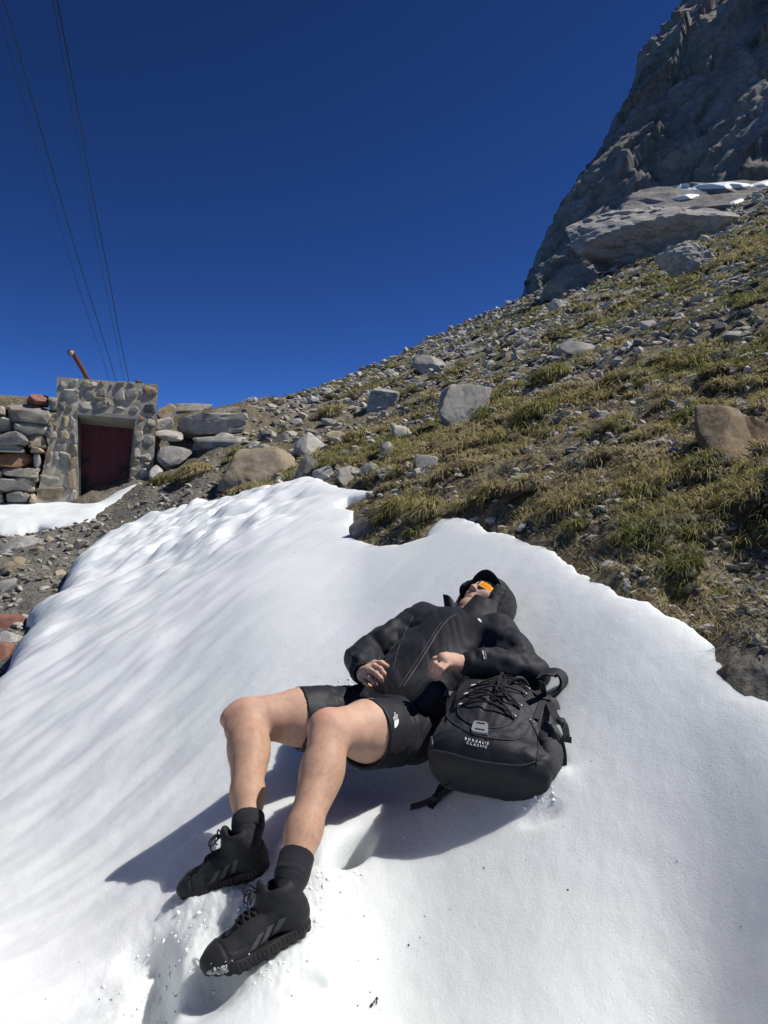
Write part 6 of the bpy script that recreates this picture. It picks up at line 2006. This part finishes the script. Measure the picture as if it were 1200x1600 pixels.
def sn(px, py, off=.004):
    Y = ray_ground(px, py, lambda a, b: snow_h(a, b, False), 1.2, 8); return P(px, py, Y) + np.array([0, 0, off])
TOC = np.array([0, -.8, .6])
# compression strap on the picture's right, ending in a hanging buckle
s1 = ribbon('compression_strap', [hp(836, 1078, .006), hp(846, 1087, .008), hp(858, 1104, .010), PY(869, 1121, 2.085), PY(878, 1127, 2.06), PY(883, 1138, 2.05), PY(885.5, 1152, 2.05)], BN, .024, M['webbing'], pack)
bm = bmesh.new(); bmesh.ops.create_cube(bm, size=1)
for v in bm.verts: v.co = Vector(PY(876.5, 1127, 2.055)) + Vector(BW) * v.co.x * .024 + Vector(BA) * v.co.y * .030 + Vector(BN) * v.co.z * .010
bmesh.ops.bevel(bm, geom=bm.edges[:], offset=.003, segments=2, affect='EDGES'); bm_obj('buckle', bm, M['webbing'], s1, smooth=True)
bm = bmesh.new(); bmesh.ops.create_cube(bm, size=1)
for v in bm.verts: v.co = Vector(PY(885.5, 1155, 2.048)) + Vector(BW) * v.co.x * .027 + Vector((0, 0, 1)) * v.co.y * .014 + Vector(BN) * v.co.z * .006
bm_obj('strap_end', bm, M['webbing'], s1)
ribbon('compression_strap', [hp(838, 1076, .010), hp(848, 1085, .014), hp(862, 1098, .012), hp(868, 1112, .008)], BN, .030, M['pack'], pack)
ribbon('compression_strap', [hp(846, 1068, .008), hp(850, 1085, .012), hp(846, 1105, .012), hp(838, 1126, .006)], BN, .020, M['webbing'], pack)
# long loose strap hanging down the right flank to a loop on the snow
ribbon('adjuster_strap', [PY(862, 1140, 2.08), PY(872, 1152, 2.06), PY(879.5, 1168, 2.05), PY(882, 1185, 2.045), PY(881, 1203, 2.04), PY(877.5, 1218, 2.03), PY(876.5, 1228, 2.02), PY(880, 1230, 2.015), PY(883, 1220, 2.025), PY(881, 1208, 2.035)], [-.3, -.85, .45], .014, M['webbing'], pack, 50)
# padded shoulder strap that bulges out behind the elbow
n = 26; ln = smooth_line([PY(840, 1062, 2.33), PY(852, 1053, 2.34), PY(866, 1050.5, 2.34), PY(877, 1056, 2.33), PY(878, 1068, 2.31), PY(871, 1080, 2.29), PY(860, 1090, 2.27)], n)
def pad(ln, hw, ht, axis, name, mat, parent):
    n = len(ln); t = np.gradient(ln, axis=0); t /= np.linalg.norm(t, axis=1)[:, None]; V = []; sg = 14
    for i in range(n):
        a = axis - t[i] * (axis @ t[i]); a = norm(a); b = np.cross(t[i], a); e = min(1, 4 * i / n + .5, 4 * (n - 1 - i) / n + .5)
        for k in range(sg):
            th = 2 * math.pi * k / sg; cx, sx_ = math.cos(th), math.sin(th)
            V.append(ln[i] + a * hw * e * math.copysign(abs(cx) ** .6, cx) + b * ht * math.copysign(abs(sx_) ** .7, sx_))
    Q = [[i * sg + k, i * sg + (k + 1) % sg, (i + 1) * sg + (k + 1) % sg, (i + 1) * sg + k] for i in range(n - 1) for k in range(sg)]
    return link(name, mesh_np(name, np.array(V), quad=np.array(Q)), mat, parent)
pad(ln, .034, .006, norm([.45, .80, .15]), 'shoulder_strap', M['pack'], pack)
# belt straps on the snow at the lower left
st = ribbon('belt_strap', [PY(702, 1226, 2.03), sn(692, 1236, .02), sn(684, 1248, .012), sn(677, 1260, .008), sn(672, 1266.5, .008)], [-.2, -.7, .7], .022, M['webbing'], pack)
ribbon('belt_strap', [PY(742, 1238, 2.04), sn(722, 1241, .02), sn(704, 1243, .02), sn(684, 1253, .016), sn(660, 1260, .008), sn(641, 1264.5, .006)], [-.2, -.45, .85], .022, M['webbing'], pack)
bm = bmesh.new(); bmesh.ops.create_cube(bm, size=1)
for v in bm.verts: v.co = Vector(sn(682, 1254, .014)) + Vector((.9, .1, -.25)) * v.co.x * .032 + Vector((.2, .6, .5)) * v.co.y * .026 + Vector((-.2, -.5, .8)) * v.co.z * .008
bmesh.ops.bevel(bm, geom=bm.edges[:], offset=.003, segments=2, affect='EDGES'); bm_obj('buckle', bm, M['webbing'], st, smooth=True)
# zip pulls
for a, b in ((831, 1130), (856, 1133)):
    c = hp(a, b, .006)
    tube_obj('zip_pull', [c + BW * .005 - BA * .004, c - BW * .002, c - BW * .007 + BA * .006, c - BW * .001 + BA * .010, c + BW * .005 + BA * .004, c + BW * .005 - BA * .004], .0020, M['metal'], pack, seg=6, n=20)
tube_obj('haul_loop', [hp(800, 1061, .004), hp(806, 1060, .02), hp(816, 1061, .02), hp(824, 1064, .004)], .006, M['webbing'], pack, n=14)
